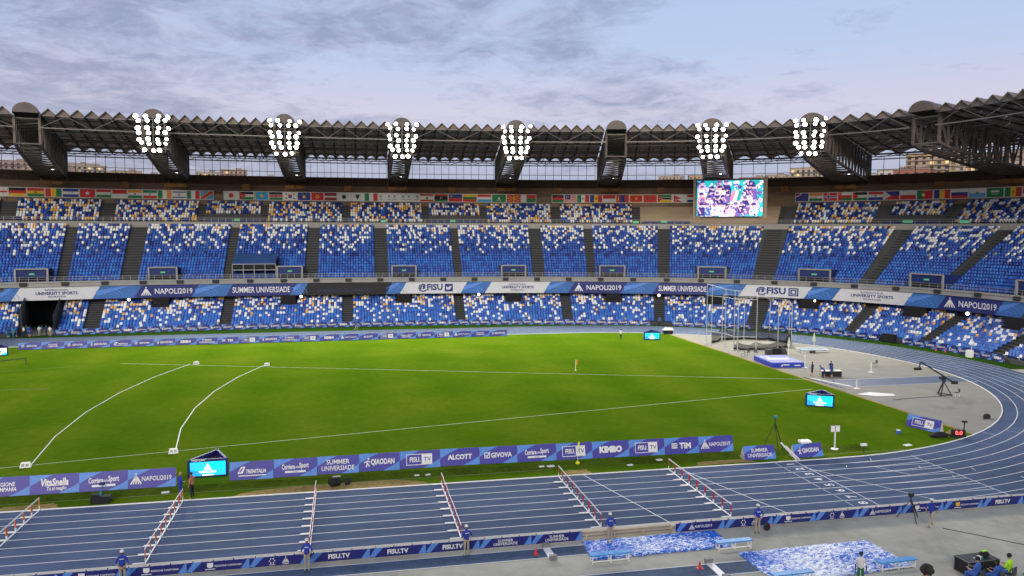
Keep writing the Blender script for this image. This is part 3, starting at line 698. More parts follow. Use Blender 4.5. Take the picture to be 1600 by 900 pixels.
def small_lamp(s, d, z, label, r=.34):
    x, y = P(s, d)
    t = thing('wall_lamp', label, 'lamp', (x, y, z), face(s), 'small white lamps on the stand')
    MB().box((0, .1, .05), (.7, .35, .5)).build('housing', lamp_body, t)
    MB().lathe([(.05, -r), (r * .75, -r * .6), (r, 0), (r * .75, r * .6), (.05, r)], 10, (0, -.25, 0)).build('glow', lamp_small, t)
for i, s in enumerate((-32.6, -3.6, 29.5, 62.8, 88.0, 110.0)): small_lamp(s, 8.0, 5.0, 'bright lamp below the blue balcony banner, %s from the left' % nth(i + 1), .24)
for i, s in enumerate(TS[1:-2]): small_lamp(s + .5, 36.5 if i != 6 else 37, 29.6 if i != 6 else 30.4, 'white lamp at the foot of roof frame, %s from the left' % nth(i + 1), .28)

# ------------------------------------------------------------------ number plates and rusty panels on the rear terrace
rust = M('rust_orange_panel', (.22, .105, .035), .8, .25, 1)
ink = M('dark_print', (.02, .02, .02), .7, 0)
for s, k in zip(TS[1:-1], range(10, 20)):
    t = thing('section_sign', 'rusty orange section sign on the rear terrace, %s from the left' % nth(k - 9), 'sign', (*P(s, 38.0), 26.35), face(s), 'section signs')
    mb = MB().box((0, 0, .75), (4.4, .14, .75))
    mb.build('panel', rust, t)
    mb = MB()
    for xx in np.arange(-2, 2.1, .66): mb.box((xx, .05, .05), (.16, .12, .72))
    struct(mb.build('posts', rust, t), 'stuff')
    D2().text(str(k), 0, .78, .5).build('lettering', ink, lambda a, b, e: (a, -.085 - e, b), t)
for i, s in enumerate(np.array([-36, -15.5, 5, 26, 46, 63, 79.8, 95.5, 108])):
    tag(MB().box((*P(s, 39.2), 27.0), (1.6, .12, 1.3), face(s)).build('hatch_panel', rust), 'small square rusty panel on rear terrace, %s from the left' % nth(i + 1), 'panel', 'rusty panels')

# ------------------------------------------------------------------ flags
FC = dict(w=(.62, .62, .60), r=(.50, .03, .035), b=(.02, .04, .24), g=(.015, .18, .06), k=(.012, .012, .013), y=(.68, .42, .03), o=(.66, .24, .03), c=(.04, .28, .55), m=(.24, .03, .04), l=(.10, .32, .62))
FM = {k: M('flag_' + k, c, .7, .04, 2) for k, c in FC.items()}; FK = list(FC)
def hs(cols, n=None): k = len(cols); return [('r', 0, 1 - (i + 1) / k, 1, 1 - i / k, c) for i, c in enumerate(cols)]
def vs_(cols): k = len(cols); return [('r', i / k, 0, (i + 1) / k, 1, c) for i, c in enumerate(cols)]
bgf = lambda c: [('r', 0, 0, 1, 1, c)]
cross = lambda x, y, t, c: [('r', x - t * .5, 0, x + t * .5, 1, c), ('r', 0, y - t, 1, y + t, c)]
tri = lambda c, w_=.4: [('p', [(0, 0), (w_, .5), (0, 1)], c)]
FLAGS = {
 'Georgian': bgf('w') + cross(.5, .5, .1, 'r') + [('d', x, y, .06, 'r') for x in (.22, .78) for y in (.22, .78)],
 'German': hs('kry'), 'Ghanaian': hs('ryg') + [('s', .5, .5, .17, 'k')], 'Guinean': vs_('ryg'), 'Honduran': hs('bwb') + [('s', x, y, .06, 'b') for x, y in ((.4, .58), (.6, .58), (.5, .5), (.4, .42), (.6, .42))],
 'Hong Kong': bgf('r') + [('s', .5, .5, .3, 'w')], 'Hungarian': hs('rwg'), 'Indonesian': hs('rw'), 'Indian': hs('owg') + [('d', .5, .5, .1, 'b')], 'Iranian': hs('gwr') + [('d', .5, .5, .09, 'r')],
 'Irish': vs_('gwo'), 'Israeli': bgf('w') + [('r', 0, .1, 1, .24, 'b'), ('r', 0, .76, 1, .9, 'b'), ('s6', .5, .5, .2, 'b')], 'Italian': vs_('gwr'), 'Congolese': bgf('c') + [('p', [(0, 0), (.28, 0), (1, .72), (1, 1), (.72, 1), (0, .28)], 'y'), ('p', [(0, 0), (.2, 0), (1, .8), (1, 1), (.8, 1), (0, .2)], 'r'), ('s', .17, .78, .16, 'y')],
 'Japanese': bgf('w') + [('d', .5, .5, .3, 'r')], 'Jordanian': hs('kwg') + tri('r', .5) + [('s', .16, .5, .08, 'w')], 'Kazakh': bgf('c') + [('d', .52, .5, .2, 'y'), ('r', .06, .05, .11, .95, 'y')], 'Kenyan': hs('krg') + [('r', 0, .62, 1, .68, 'w'), ('r', 0, .32, 1, .38, 'w'), ('d', .5, .5, .15, 'm')],
 'South Korean': bgf('w') + [('d', .5, .5, .26, 'b'), ('p', [(.5 + .13 * math.cos(t), .5 + .26 * math.sin(t)) for t in np.linspace(0, math.pi, 9)], 'r')] + [('r', x - .06, y - .08, x + .06, y + .08, 'k') for x in (.2, .8) for y in (.22, .78)],
 'Kosovan': bgf('b') + [('d', .5, .44, .2, 'y')] + [('s', .26 + .12 * i, .8, .06, 'w') for i in range(5)], 'Kyrgyz': bgf('r') + [('d', .5, .5, .24, 'y'), ('d', .5, .5, .12, 'r')], 'Latvian': hs('mm') + [('r', 0, .4, 1, .6, 'w')],
 'Lebanese': bgf('w') + [('r', 0, 0, 1, .25, 'r'), ('r', 0, .75, 1, 1, 'r'), ('p', [(.38, .3), (.62, .3), (.5, .72)], 'g')], 'Libyan': [('r', 0, .75, 1, 1, 'r'), ('r', 0, .25, 1, .75, 'k'), ('r', 0, 0, 1, .25, 'g'), ('d', .48, .5, .12, 'w'), ('d', .51, .5, .1, 'k'), ('s', .57, .5, .07, 'w')],
 'Liechtenstein': hs('br') + [('d', .2, .75, .1, 'y')], 'Lithuanian': hs('ygr'), 'Luxembourg': hs('rwc'), 'Macau': bgf('g') + [('s', .5, .5, .2, 'w'), ('r', .35, .22, .65, .3, 'w')],
 'North Macedonian': bgf('r') + [('p', [(.5, .5), (.5 + 1 * math.cos(t - .12) * .5, .5 + math.sin(t - .12) * .5), (.5 + math.cos(t + .12) * .5, .5 + math.sin(t + .12) * .5)], 'y') for t in np.linspace(0, 2 * math.pi, 9)[:-1]] + [('d', .5, .5, .16, 'y')],
 'Malagasy': [('r', 0, 0, .33, 1, 'w'), ('r', .33, .5, 1, 1, 'r'), ('r', .33, 0, 1, .5, 'g')], 'Malawian': hs('krg') + [('d', .5, .72, .1, 'r')], 'Malaysian': [('r', 0, i / 7, 1, (i + .5) / 7, 'w') for i in range(7)] + [('r', 0, (i + .5) / 7, 1, (i + 1) / 7, 'r') for i in range(7)] + [('r', 0, .43, .5, 1, 'b'), ('d', .2, .7, .13, 'y'), ('d', .24, .7, .1, 'b'), ('s', .33, .7, .1, 'y')],
 'Mexican': vs_('gwr') + [('d', .5, .5, .1, 'm')], 'Moldovan': vs_('byr') + [('d', .5, .5, .13, 'm')], 'Monegasque': hs('rw'), 'Mongolian': vs_('rbr') + [('r', .12, .25, .2, .75, 'y')], 'Montenegrin': bgf('y') + [('r', .04, .07, .96, .93, 'r'), ('s', .5, .5, .25, 'y')], 'Moroccan': bgf('r') + [('s', .5, .5, .22, 'g')],
 'Mozambican': hs('gky') + [('r', 0, .62, 1, .67, 'w'), ('r', 0, .33, 1, .38, 'w')] + tri('r') + [('s', .14, .5, .1, 'y')], 'Nepalese': bgf('w') + [('p', [(.1, .05), (.7, .05), (.3, .45), (.7, .5), (.1, .95)], 'r'), ('d', .25, .3, .08, 'w')], 'Dutch': hs('rwb'),
 'New Zealand': bgf('b') + [('r', 0, .7, .5, .78, 'r'), ('r', .22, .5, .29, 1, 'r'), ('p', [(0, .5), (.06, .5), (.5, .95), (.5, 1), (.44, 1), (0, .55)], 'w'), ('s', .75, .75, .07, 'r'), ('s', .75, .25, .08, 'r'), ('s', .63, .52, .07, 'r'), ('s', .87, .55, .07, 'r')], 'Niger': hs('owg') + [('d', .5, .5, .11, 'o')], 'Norwegian': bgf('r') + cross(.36, .5, .14, 'w') + cross(.36, .5, .07, 'b'),
 'Omani': hs('wrg') + [('r', 0, 0, .26, 1, 'r'), ('d', .13, .8, .07, 'w')], 'Palestinian': hs('kwg') + tri('r'), 'Paraguayan': hs('rwb') + [('d', .5, .5, .1, 'k')], 'Philippine': hs('br') + tri('w', .45) + [('s', .15, .5, .1, 'y')], 'Polish': hs('wr'), 'Portuguese': [('r', 0, 0, .4, 1, 'g'), ('r', .4, 0, 1, 1, 'r'), ('d', .4, .5, .22, 'y'), ('d', .4, .5, .12, 'w')],
 'Romanian': vs_('byr'), 'Russian': hs('wbr'), 'San Marino': hs('wl') + [('d', .5, .52, .13, 'g'), ('d', .5, .7, .07, 'y')], 'Saudi': bgf('g') + [('r', .25, .52, .75, .72, 'w'), ('r', .3, .3, .7, .35, 'w')], 'Senegalese': vs_('gyr') + [('s', .5, .5, .17, 'g')], 'Serbian': hs('rbw'), 'Singaporean': hs('rw')}
logo_white = M('banner_white', (.58, .58, .57), .7, .05, 2); print_grey = M('print_grey', (.25, .26, .28), .7, 0)
bd = 37.2; FZ0, FZ1 = 24.05, 26.0
def flag_panel(kind, s0, s1, extra=''):
    sm = (s0 + s1) / 2; W_ = (Vector(P(s1, bd)) - Vector(P(s0, bd))).length; H_ = FZ1 - FZ0
    x, y = P(sm, bd)
    t = thing('flag_panel', ('%s flag panel on the row of flags%s' % (kind, extra)) if kind in FLAGS else kind, 'flag', (x, y, FZ0), face(sm), 'flags along the top tier')
    MB().box((0, .05, H_ / 2), (W_ - .02, .08, H_)).build('backing', logo_white, t)
    d = D2(); mg = .12
    f = lambda a, b: (-W_ / 2 + mg + a * (W_ - 2 * mg), mg + b * (H_ - 2 * mg))
    used = []
    def mi(c):
        if c not in used: used.append(c)
        return used.index(c)
    if kind in FLAGS:
        for e, it in enumerate(FLAGS[kind]):
            c = mi(it[-1]); e = e * .5
            if it[0] == 'r': d.rect(*f(it[1], it[2]), *f(it[3], it[4]), c, e)
            elif it[0] == 'd': d.disc(*f(it[1], it[2]), it[3] * (H_ - 2 * mg), c, e)
            elif it[0] in ('s', 's6'): d.star(*f(it[1], it[2]), it[3] * (H_ - 2 * mg), c, e, 6 if it[0] == 's6' else 5)
            else: d.poly([f(a, b) for a, b in it[1]], c, e)
        d.build('flag_print', [FM[c] for c in used], lambda a, b, e: (a, .005 - e, b), t, .01)
    else:
        if extra == 'logos':
            for i, x0 in enumerate((-W_ * .3, W_ * .3)): d.disc(x0, 1.2, .32, 0, 0, 8); d.rect(x0 - .5, .45, x0 + .5, .62)
        elif extra == 'crest': d.poly([(-.35, .5 + .4), (0, .4), (.35, .9), (.4, 1.5), (-.4, 1.5)]); d.rect(-.6, 1.35, .6, 1.5)
        elif extra == 'square': d.rect(-.4, .55, .4, 1.4)
        d.build('logo_print', [ink if extra in ('crest', 'square') else print_grey], lambda a, b, e: (a, .005 - e, b), t, .01)
def flag_row(names, s0, s1):
    tot = len(names); used = {}
    for i, nm in enumerate(names):
        a, b = s0 + (s1 - s0) * i / tot, s0 + (s1 - s0) * (i + 1) / tot
        if nm.startswith('#'): 
            k = nm[1:]; flag_panel({'square': 'white banner panel with a dark square emblem', 'crest': 'white banner panel with a dark crest', 'logos': 'white banner panel with two faint grey logos'}[k] + (', %s in its section' % nth(i + 1)), a, b, k)
        else: flag_panel(nm, a, b, EX.get((nm, round(s0)), ''))
EX = {('Italian', -57): ' between two others in the leftmost section', ('Italian', -20): ' among white logo panels'}
flag_row(['Finnish' if False else 'Georgian', 'German', 'Ghanaian', 'Guinean', 'Honduran', 'Hong Kong', 'Hungarian', 'Indonesian', 'Indian', 'Iranian', 'Irish', 'Israeli', 'Italian', 'Congolese'], -54.6, -21.2)
flag_row(['Japanese', 'Jordanian', 'Kazakh', 'Kenyan', 'South Korean', 'Kosovan', 'Kyrgyz', 'Latvian', '#square', '#crest', 'Italian', '#logos', '#logos', '#logos', 'Lebanese', 'Libyan', 'Liechtenstein', 'Lithuanian', 'Luxembourg', 'Macau', 'North Macedonian', 'Malagasy'], -19.5, 41.9)
flag_row(['Malawian', 'Malaysian', 'Mexican', 'Moldovan', 'Monegasque', 'Mongolian', 'Montenegrin', 'Moroccan', 'Mozambican', 'Nepalese', 'Dutch'], 44.7, 69.2)
flag_row(['New Zealand', 'Niger', 'Norwegian', 'Omani', 'Palestinian', 'Paraguayan', 'Philippine', 'Polish', 'Portuguese', 'Romanian', 'Russian', 'San Marino', 'Saudi', 'Senegalese', 'Serbian', 'Singaporean'], 81.2, 106.3)
mb = MB()
for s in np.arange(-54, 106, 1.5):
    if not 67 < s < 81: mb.bar(Q(s, 37.3, 23.0), Q(s, 37.3, 24.1), .09)
mb.build('banner_posts', steel, stand)

# ------------------------------------------------------------------ big screen
a, b = Q(68.19, 33, 0), Q(77.84, 33, 0); Ws = (b - a).length; ang = math.atan2(b.y - a.y, b.x - a.x)
bs = thing('video_screen', 'big lit video screen showing a crowd with a tricolour flag', 'screen', ((a.x + b.x) / 2, (a.y + b.y) / 2, 20.5), ang)
MB().box((0, .35, 4.3), (Ws, .6, 8.7)).build('housing', lamp_body, bs)
bpm = M('beige_post', (.42, .35, .27), .7, .1, 1); MB().box((-Ws / 2 - .05, .2, 4.3), (.55, .8, 9.0)).build('side_post', bpm, bs); MB().box((Ws / 2 + .05, .2, 4.3), (.75, .8, 9.4)).build('side_post', bpm, bs)
mb = MB(); 
for xx in (-3.5, 0, 3.5): mb.bar((xx, .5, 0), (xx, .5, -1.6), .3)
mb.build('support', steel, bs)
ec = [('white', (.95, .9, 1)), ('lilac', (.85, .62, .95)), ('cyan', (.02, .65, .72)), ('navy', (.05, .03, .25)), ('violet', (.22, .13, .5)), ('blue', (.04, .2, .62)), ('pink', (.9, .3, .5)), ('skin', (.85, .55, .6)), ('green', (.25, .75, .3)), ('teal', (.01, .45, .45))]
em = [M('screen_' + k, c, .5, 0, emit=.8) for k, c in ec]; EI = {k: i for i, (k, c) in enumerate(ec)}
d = D2(); hw, H_ = Ws / 2 - .45, 7.9
d.rect(-hw, 0, hw, H_, EI['cyan'], 0)
rs_ = random.Random(4); e = .2
def spect(x, y, k, shirt, hair, lean=0):
    global e
    e += .06
    d.poly([(x - .62 * k, y - 1.3 * k), (x - .7 * k, y - .5 * k), (x - .42 * k, y + .12 * k), (x + .42 * k, y + .12 * k), (x + .72 * k, y - .5 * k), (x + .62 * k, y - 1.3 * k)], EI[shirt], e)
    d.line([(x - .55 * k, y - .2 * k), (x - .1 * k, y - 1.0 * k)], .22 * k, EI['skin'], e + .01)
    d.disc(x + lean, y + .42 * k, .33 * k, EI['skin'], e + .02, 9, .4 * k)
    d.poly([(x + lean + .36 * k * math.cos(t), y + .5 * k + .36 * k * math.sin(t)) for t in np.linspace(-.1, math.pi + .3, 8)], EI[hair], e + .03)
def blob(x, y, r, c, ee, n=7):
    a0 = rs_.uniform(0, 6); d.poly([(max(-hw, min(hw, x + r * rs_.uniform(.5, 1.2) * math.cos(a0 + 6.2832 * i / n))), max(0, min(H_, y + r * rs_.uniform(.4, 1.1) * math.sin(a0 + 6.2832 * i / n)))) for i in range(n)], EI[c], ee)
for i in range(150): e += .004; blob(rs_.uniform(-hw, hw), rs_.uniform(0, H_), rs_.uniform(.25, .8), rs_.choice(['white', 'white', 'lilac', 'teal', 'navy', 'violet', 'white', 'blue', 'cyan']), e)
for row in range(6):
    yy = H_ - .95 - row * 1.2; n = 7 + row % 2
    for i in range(n):
        x = -hw + .75 + (i + (row % 2) * .3) * (2 * hw - 1.2) / n + rs_.uniform(-.6, .6)
        if row in (1, 2) and .3 < x < 2.3: continue
        if rs_.random() < (.38 if row == 0 else .1): continue
        x = max(-hw + 1.1, min(hw - 1.1, x))
        spect(x, min(H_ - 1.1, max(1.9, yy + rs_.uniform(-.4, .3))), rs_.uniform(1.05, 1.5), rs_.choice(['white', 'white', 'white', 'lilac', 'navy', 'violet', 'blue', 'navy', 'pink']), rs_.choice(['navy', 'navy', 'violet', 'navy', 'violet']), rs_.uniform(-.12, .12))
for i in range(170): e += .004; blob(rs_.uniform(-hw, hw), rs_.uniform(0, H_ * .9), rs_.uniform(.1, .3), rs_.choice(['white', 'lilac', 'navy', 'violet', 'white', 'skin', 'navy', 'blue']), e, 5)
e += .1
for k, c in enumerate(('pink', 'white', 'teal')): x0 = .35 + k * .72; d.poly([(x0 - .35, 3.5), (x0 + .37, 3.35), (x0 + .95, 5.5), (x0 + .25, 5.75)], EI[c], e)
d.disc(-.1, 3.1, .45, EI['green'], e + .02); d.disc(.4, 2.95, .35, EI['white'], e + .03)
spect(-.6, 4.4, 1.15, 'violet', 'navy', .2)
d.rect(-1.1, -.02, 1.0, .28, EI['white'], e + .5)
d.build('picture', em, lambda a, b, e: (a, .03 - e, b + .35), bs, .012)
# ------------------------------------------------------------------ printed boards
B = dict(base=M('board_violet_blue', (.062, .058, .33), .45, .06, 1.5), deep=M('board_deep_blue', (.018, .022, .17), .45, .06, 1.5), sw=M('board_swoosh_blue', (.10, .25, .66), .45, .08, 1.5), white=M('board_white', (.74, .74, .74), .5, .03, 2), back=M('board_back', (.55, .55, .52), .6, .08, 2), edge=M('board_cream_edge', (.55, .53, .45), .6, .05, 2))
B['mid'] = M('banner_mid_blue', (.045, .15, .42), .55, .1, .6); B['dark'] = M('banner_navy', (.022, .03, .17), .55, .08, .6); B['lite'] = M('banner_white_cloth', (.62, .63, .64), .6, .05, .6); B['blk'] = M('fascia_black', (.014, .014, .016), .6, .1, 1); B['dimtxt'] = M('dim_blue_letters', (.03, .035, .10), .6, 0)
def fan(d, x, y, h, mi=0, e=1):
    """five-stroke emblem with a little head"""
    for k in range(-2, 3):
        t = k * .33; d.line([(x + k * .035 * h, y + .22 * h), (x + math.sin(t) * .55 * h + k * .05 * h, y - .42 * h)], .10 * h, mi, e)
    d.poly([(x - .12 * h, y + .2 * h), (x + .12 * h, y + .2 * h), (x, y + .36 * h)], mi, e); d.disc(x, y + .44 * h, .07 * h, mi, e, 6)
def runner(d, x, y, h, mi=0, e=1):
    d.line([(x - .1 * h, y - .5 * h), (x, y), (x + .1 * h, y + .25 * h)], .14 * h, mi, e); d.line([(x + .25 * h, y - .45 * h), (x + .02 * h, y)], .13 * h, mi, e)
    d.line([(x - .35 * h, y), (x + .05 * h, y + .2 * h), (x + .35 * h, y + .05 * h)], .11 * h, mi, e); d.disc(x + .16 * h, y + .42 * h, .11 * h, mi, e, 7)
def advert(kind, W, H, res=2):
    """lettering of one board in mats [white, base colour]"""
    d = D2(); h = H; T = lambda *a, **k: d.text(*a, res=res, **k)
    if kind == 'NAPOLI2019': fan(d, -W * .33, H * .5, H * .62); T('NAPOLI2019', W * .10, H * .5, H * .24, maxw=W * .62, e=1)
    elif kind == 'FISU.TV':
        x0, x1, y0, y1 = -W * .33, W * .30, H * .2, H * .8; t = H * .035
        d.line([(x0, y0), (x1, y0)], t); d.line([(x0, y1), (x1, y1)], t); d.line([(x0, y0), (x0, y1)], t); d.rect(W * .04, y0, x1, y1)
        T('FISU.', -W * .12, H * .5, H * .27, maxw=W * .26, e=1, fat=.03); T('TV', W * .18, H * .5, H * .25, 1, e=1)
    elif kind == 'QIAODAN': runner(d, -W * .3, H * .5, H * .5); T('QIAODAN', W * .08, H * .5, H * .3, maxw=W * .58, e=1, fat=.035)
    elif kind == 'SUMMER UNIVERSIADE': T('SUMMER', 0, H * .67, H * .26, maxw=W * .55, e=1); T('UNIVERSIADE', 0, H * .32, H * .26, maxw=W * .78, e=1)
    elif kind == 'Corriere dello Sport':
        T('Corriere', -W * .16, H * .56, H * .27, maxw=W * .30, e=1, fat=.03); T('dello', W * .045, H * .53, H * .14, maxw=W * .09, e=1); T('Sport', W * .20, H * .57, H * .28, maxw=W * .22, e=1, fat=.03)
        d.rect(-W * .24, H * .22, W * .24, H * .33, 0, 1); T('STADIO', 0, H * .275, H * .06, 1, e=2)
    elif kind == 'TRENITALIA':
        d.poly([(-W * .32, H * .35), (-W * .2, H * .35), (-W * .14, H * .72), (-W * .24, H * .72)], 0, 1); d.line([(-W * .27, H * .42), (-W * .2, H * .66)], H * .07, 1, 2)
        T('TRENITALIA', W * .1, H * .45, H * .2, maxw=W * .46, e=1, shear=.25, fat=.03); d.rect(-W * .3, H * .2, W * .33, H * .25, 0, 1)
    elif kind == 'ALCOTT': T('ALCOTT', 0, H * .5, H * .26, maxw=W * .74, e=1, fat=.045)
    elif kind == 'GIVOVA':
        x0, s_ = -W * .3, H * .3; d.line([(x0 - s_ / 2, H * .36), (x0 + s_ / 2, H * .36), (x0 + s_ / 2, H * .66), (x0 - s_ / 2, H * .66), (x0 - s_ / 2, H * .34)], H * .05, 0, 1); d.line([(x0 - s_ * .3, H * .52), (x0 - s_ * .05, H * .42), (x0 + s_ * .55, H * .72)], H * .06, 0, 1)
        T('GIVOVA', W * .08, H * .5, H * .27, maxw=W * .56, e=1, fat=.03)
    elif kind == 'KIMBO': T('KIMBO', 0, H * .5, H * .34, maxw=W * .68, e=1, fat=.07)
    elif kind == 'TIM':
        for k in range(3): d.rect(-W * .3, H * (.36 + k * .12), -W * .13, H * (.43 + k * .12), 0, 1)
        T('TIM', W * .1, H * .5, H * .34, e=1, fat=.04)
    elif kind == 'VitaSnella': T('VitaSnella', 0, H * .6, H * .36, maxw=W * .56, e=1, shear=.15, fat=.04); T('Tu al meglio', W * .04, H * .25, H * .18, maxw=W * .4, e=1, shear=.2, fat=.02)
    elif kind == 'REGIONE CAMPANIA': T('REGIONE', 0, H * .62, H * .2, maxw=W * .4, e=1, shear=.1, fat=.02); T('CAMPANIA', 0, H * .36, H * .2, maxw=W * .46, e=1, shear=.1, fat=.02)
    return d
def swooshes(W, H):
    d = D2()
    d.poly([(-W / 2, H * .45), (-W / 2, H), (-W * .02, H), (-W * .3, H * .72)]); d.poly([(W * .08, 0), (W / 2, 0), (W / 2, H * .5), (W * .36, H * .3)])
    return d
ADC = {}
def ad_board(kind, x, y, W, H, rz, label, group, lean=.22, res=2, aframe=True, base='base', nm='advert_board'):
    key = (kind, round(W, 2), H, lean, res, aframe, base)
    t = thing(nm, label, 'advertising board', (x, y, 0), rz, group)
    if key not in ADC:
        f = lambda a, b, e: (a, lean * b - e * math.cos(lean), b + e * lean)
        p = MB().prism([(-W / 2 + .01, 0.01), (W / 2 - .01, 0.01), (W / 2 - .01, H), (-W / 2 + .01, H)], 0, -.03, f)
        bk = MB()
        if aframe:
            bk.add([f(-W / 2, H, -.035), f(W / 2, H, -.035), (W / 2, lean * H * 2 + .05, 0), (-W / 2, lean * H * 2 + .05, 0)], [(0, 1, 2, 3)])
            for sx in (-1, 1): bk.add([(sx * (W / 2 - .004), .04, .01), (sx * (W / 2 - .004), lean * H * 2, .01), (sx * (W / 2 - .004), lean * H + .03, H - .02)], [(0, 1, 2)])
        else:
            for xx in (-W * .4, W * .4): bk.bar((xx, lean * H + .04, H * .7), (xx, lean * H + .35, .01), .05)
        ADC[key] = (p.mesh('panel', B[base]), bk.mesh('rear_leaf', B['edge']), swooshes(W, H).mesh('swoosh', B['sw'], f, .006), advert(kind, W, H, res).mesh('lettering', [B['white'], B[base]], f, .008))
    for n_, me_ in zip(('panel', 'rear_leaf', 'swoosh', 'lettering'), ADC[key]): link(n_, me_, t)
    return t
xs = [-57.75, -54.76, -51.73, -48.67, -45.61]
DESC = {'NAPOLI2019': 'violet blue board reading NAPOLI2019', 'FISU.TV': 'violet blue board reading FISU.TV in a frame', 'QIAODAN': 'violet blue board reading QIAODAN', 'SUMMER UNIVERSIADE': 'violet blue board reading SUMMER UNIVERSIADE', 'Corriere dello Sport': 'violet blue board with newspaper lettering', 'TRENITALIA': 'violet blue board with slanted railway lettering', 'ALCOTT': 'violet blue board reading ALCOTT', 'GIVOVA': 'violet blue board reading GIVOVA', 'KIMBO': 'violet blue board reading KIMBO in heavy letters', 'TIM': 'violet blue board reading TIM with three bars', 'VitaSnella': 'violet blue board with two lines of script lettering', 'REGIONE CAMPANIA': 'violet blue board reading REGIONE CAMPANIA'}
for k, a, b in zip(('REGIONE CAMPANIA', 'VitaSnella', 'Corriere dello Sport', 'NAPOLI2019'), xs, xs[1:]):
    ad_board(k, (a + b) / 2, 3.25, b - a, 1.25, .035, DESC[k] + ' in the left infield row', 'near infield boards')
xs = [-42.13, -39.13, -36.1, -33.1, -30.12, -27.08, -24.07, -21.14, -18.05, -15.15, -12.14, -9.18, -6.27, -3.3]
ks = ['TRENITALIA', 'Corriere dello Sport', 'SUMMER UNIVERSIADE', 'QIAODAN', 'FISU.TV', 'ALCOTT', 'GIVOVA', 'Corriere dello Sport', 'FISU.TV', 'KIMBO', 'FISU.TV', 'TIM', 'NAPOLI2019']
for i, (k, a, b) in enumerate(zip(ks, xs, xs[1:])):
    yy = np.interp((a + b) / 2, [-42, -26, -3.3], [3.7, 4.1, 3.5])
    ad_board(k, (a + b) / 2, yy, b - a, 1.25, 0, DESC[k] + ', %s in the long infield row' % nth(i + 1), 'near infield boards')
ad_board('SUMMER UNIVERSIADE', -2.35, .95, 2.65, 1.0, .0, DESC['SUMMER UNIVERSIADE'] + ' standing alone beside the finish line', 'near infield boards', .42)
ad_board('QIAODAN', 1.75, .75, 2.6, 1.0, .06, DESC['QIAODAN'] + ' standing alone right of the finish line', 'near infield boards', .42)
ad_board('FISU.TV', 16.7, 6.4, 3.15, 1.1, -1.25, DESC['FISU.TV'] + ' at the throwing area edge', 'near infield boards', .3)
# boards on the inner edge of the far straight
seq = ['GIVOVA', 'REGIONE CAMPANIA', 'GIVOVA', 'QIAODAN', 'TRENITALIA', 'GIVOVA', 'QIAODAN', 'KIMBO', 'SUMMER UNIVERSIADE', 'TIM', 'FISU.TV', 'QIAODAN', 'SUMMER UNIVERSIADE', 'FISU.TV', 'KIMBO', 'NAPOLI2019', 'ALCOTT', 'FISU.TV', 'Corriere dello Sport', 'GIVOVA', 'FISU.TV', 'NAPOLI2019', 'REGIONE CAMPANIA', 'QIAODAN']
n = len(seq); x0, x1 = -81.1, -7.7
for i, k in enumerate(seq):
    a = x0 + (x1 - x0) * i / n; b = x0 + (x1 - x0) * (i + 1) / n
    ad_board(k, (a + b) / 2, np.interp(a, [-81, -48, -8], [71.9, 72.8, 73.4]), (x1 - x0) / n, 1.0, .02, DESC[k].replace('violet ', '') + ', %s along the far straight' % nth(i + 1), 'boards along the far straight', .12, 1, False)
# boards at the foot of the far stand
seq = ['GIVOVA', 'QIAODAN', 'KIMBO', 'FISU.TV', 'NAPOLI2019', 'TRENITALIA', 'QIAODAN', 'Corriere dello Sport', 'NAPOLI2019', 'ALCOTT', 'GIVOVA', 'REGIONE CAMPANIA']
i = 0; s = TUN[1] + 1.2
while s < 124:
    if abs(s - 62.9) > 1.6 and abs(s - 103.2) > 1.3 and abs(s - 79.8) > 1.3:
        k = seq[(i * 5 + i // 3) % len(seq)]; x, y = P(s, -.1)
        ad_board(k, x, y, 1.95, .95, face(s), DESC[k].replace('violet blue', 'bright blue') + ', %s at the stand foot' % nth(i + 1), 'boards at the foot of the stand', .1, 1, False, 'deep'); i += 1
    s += 2.0
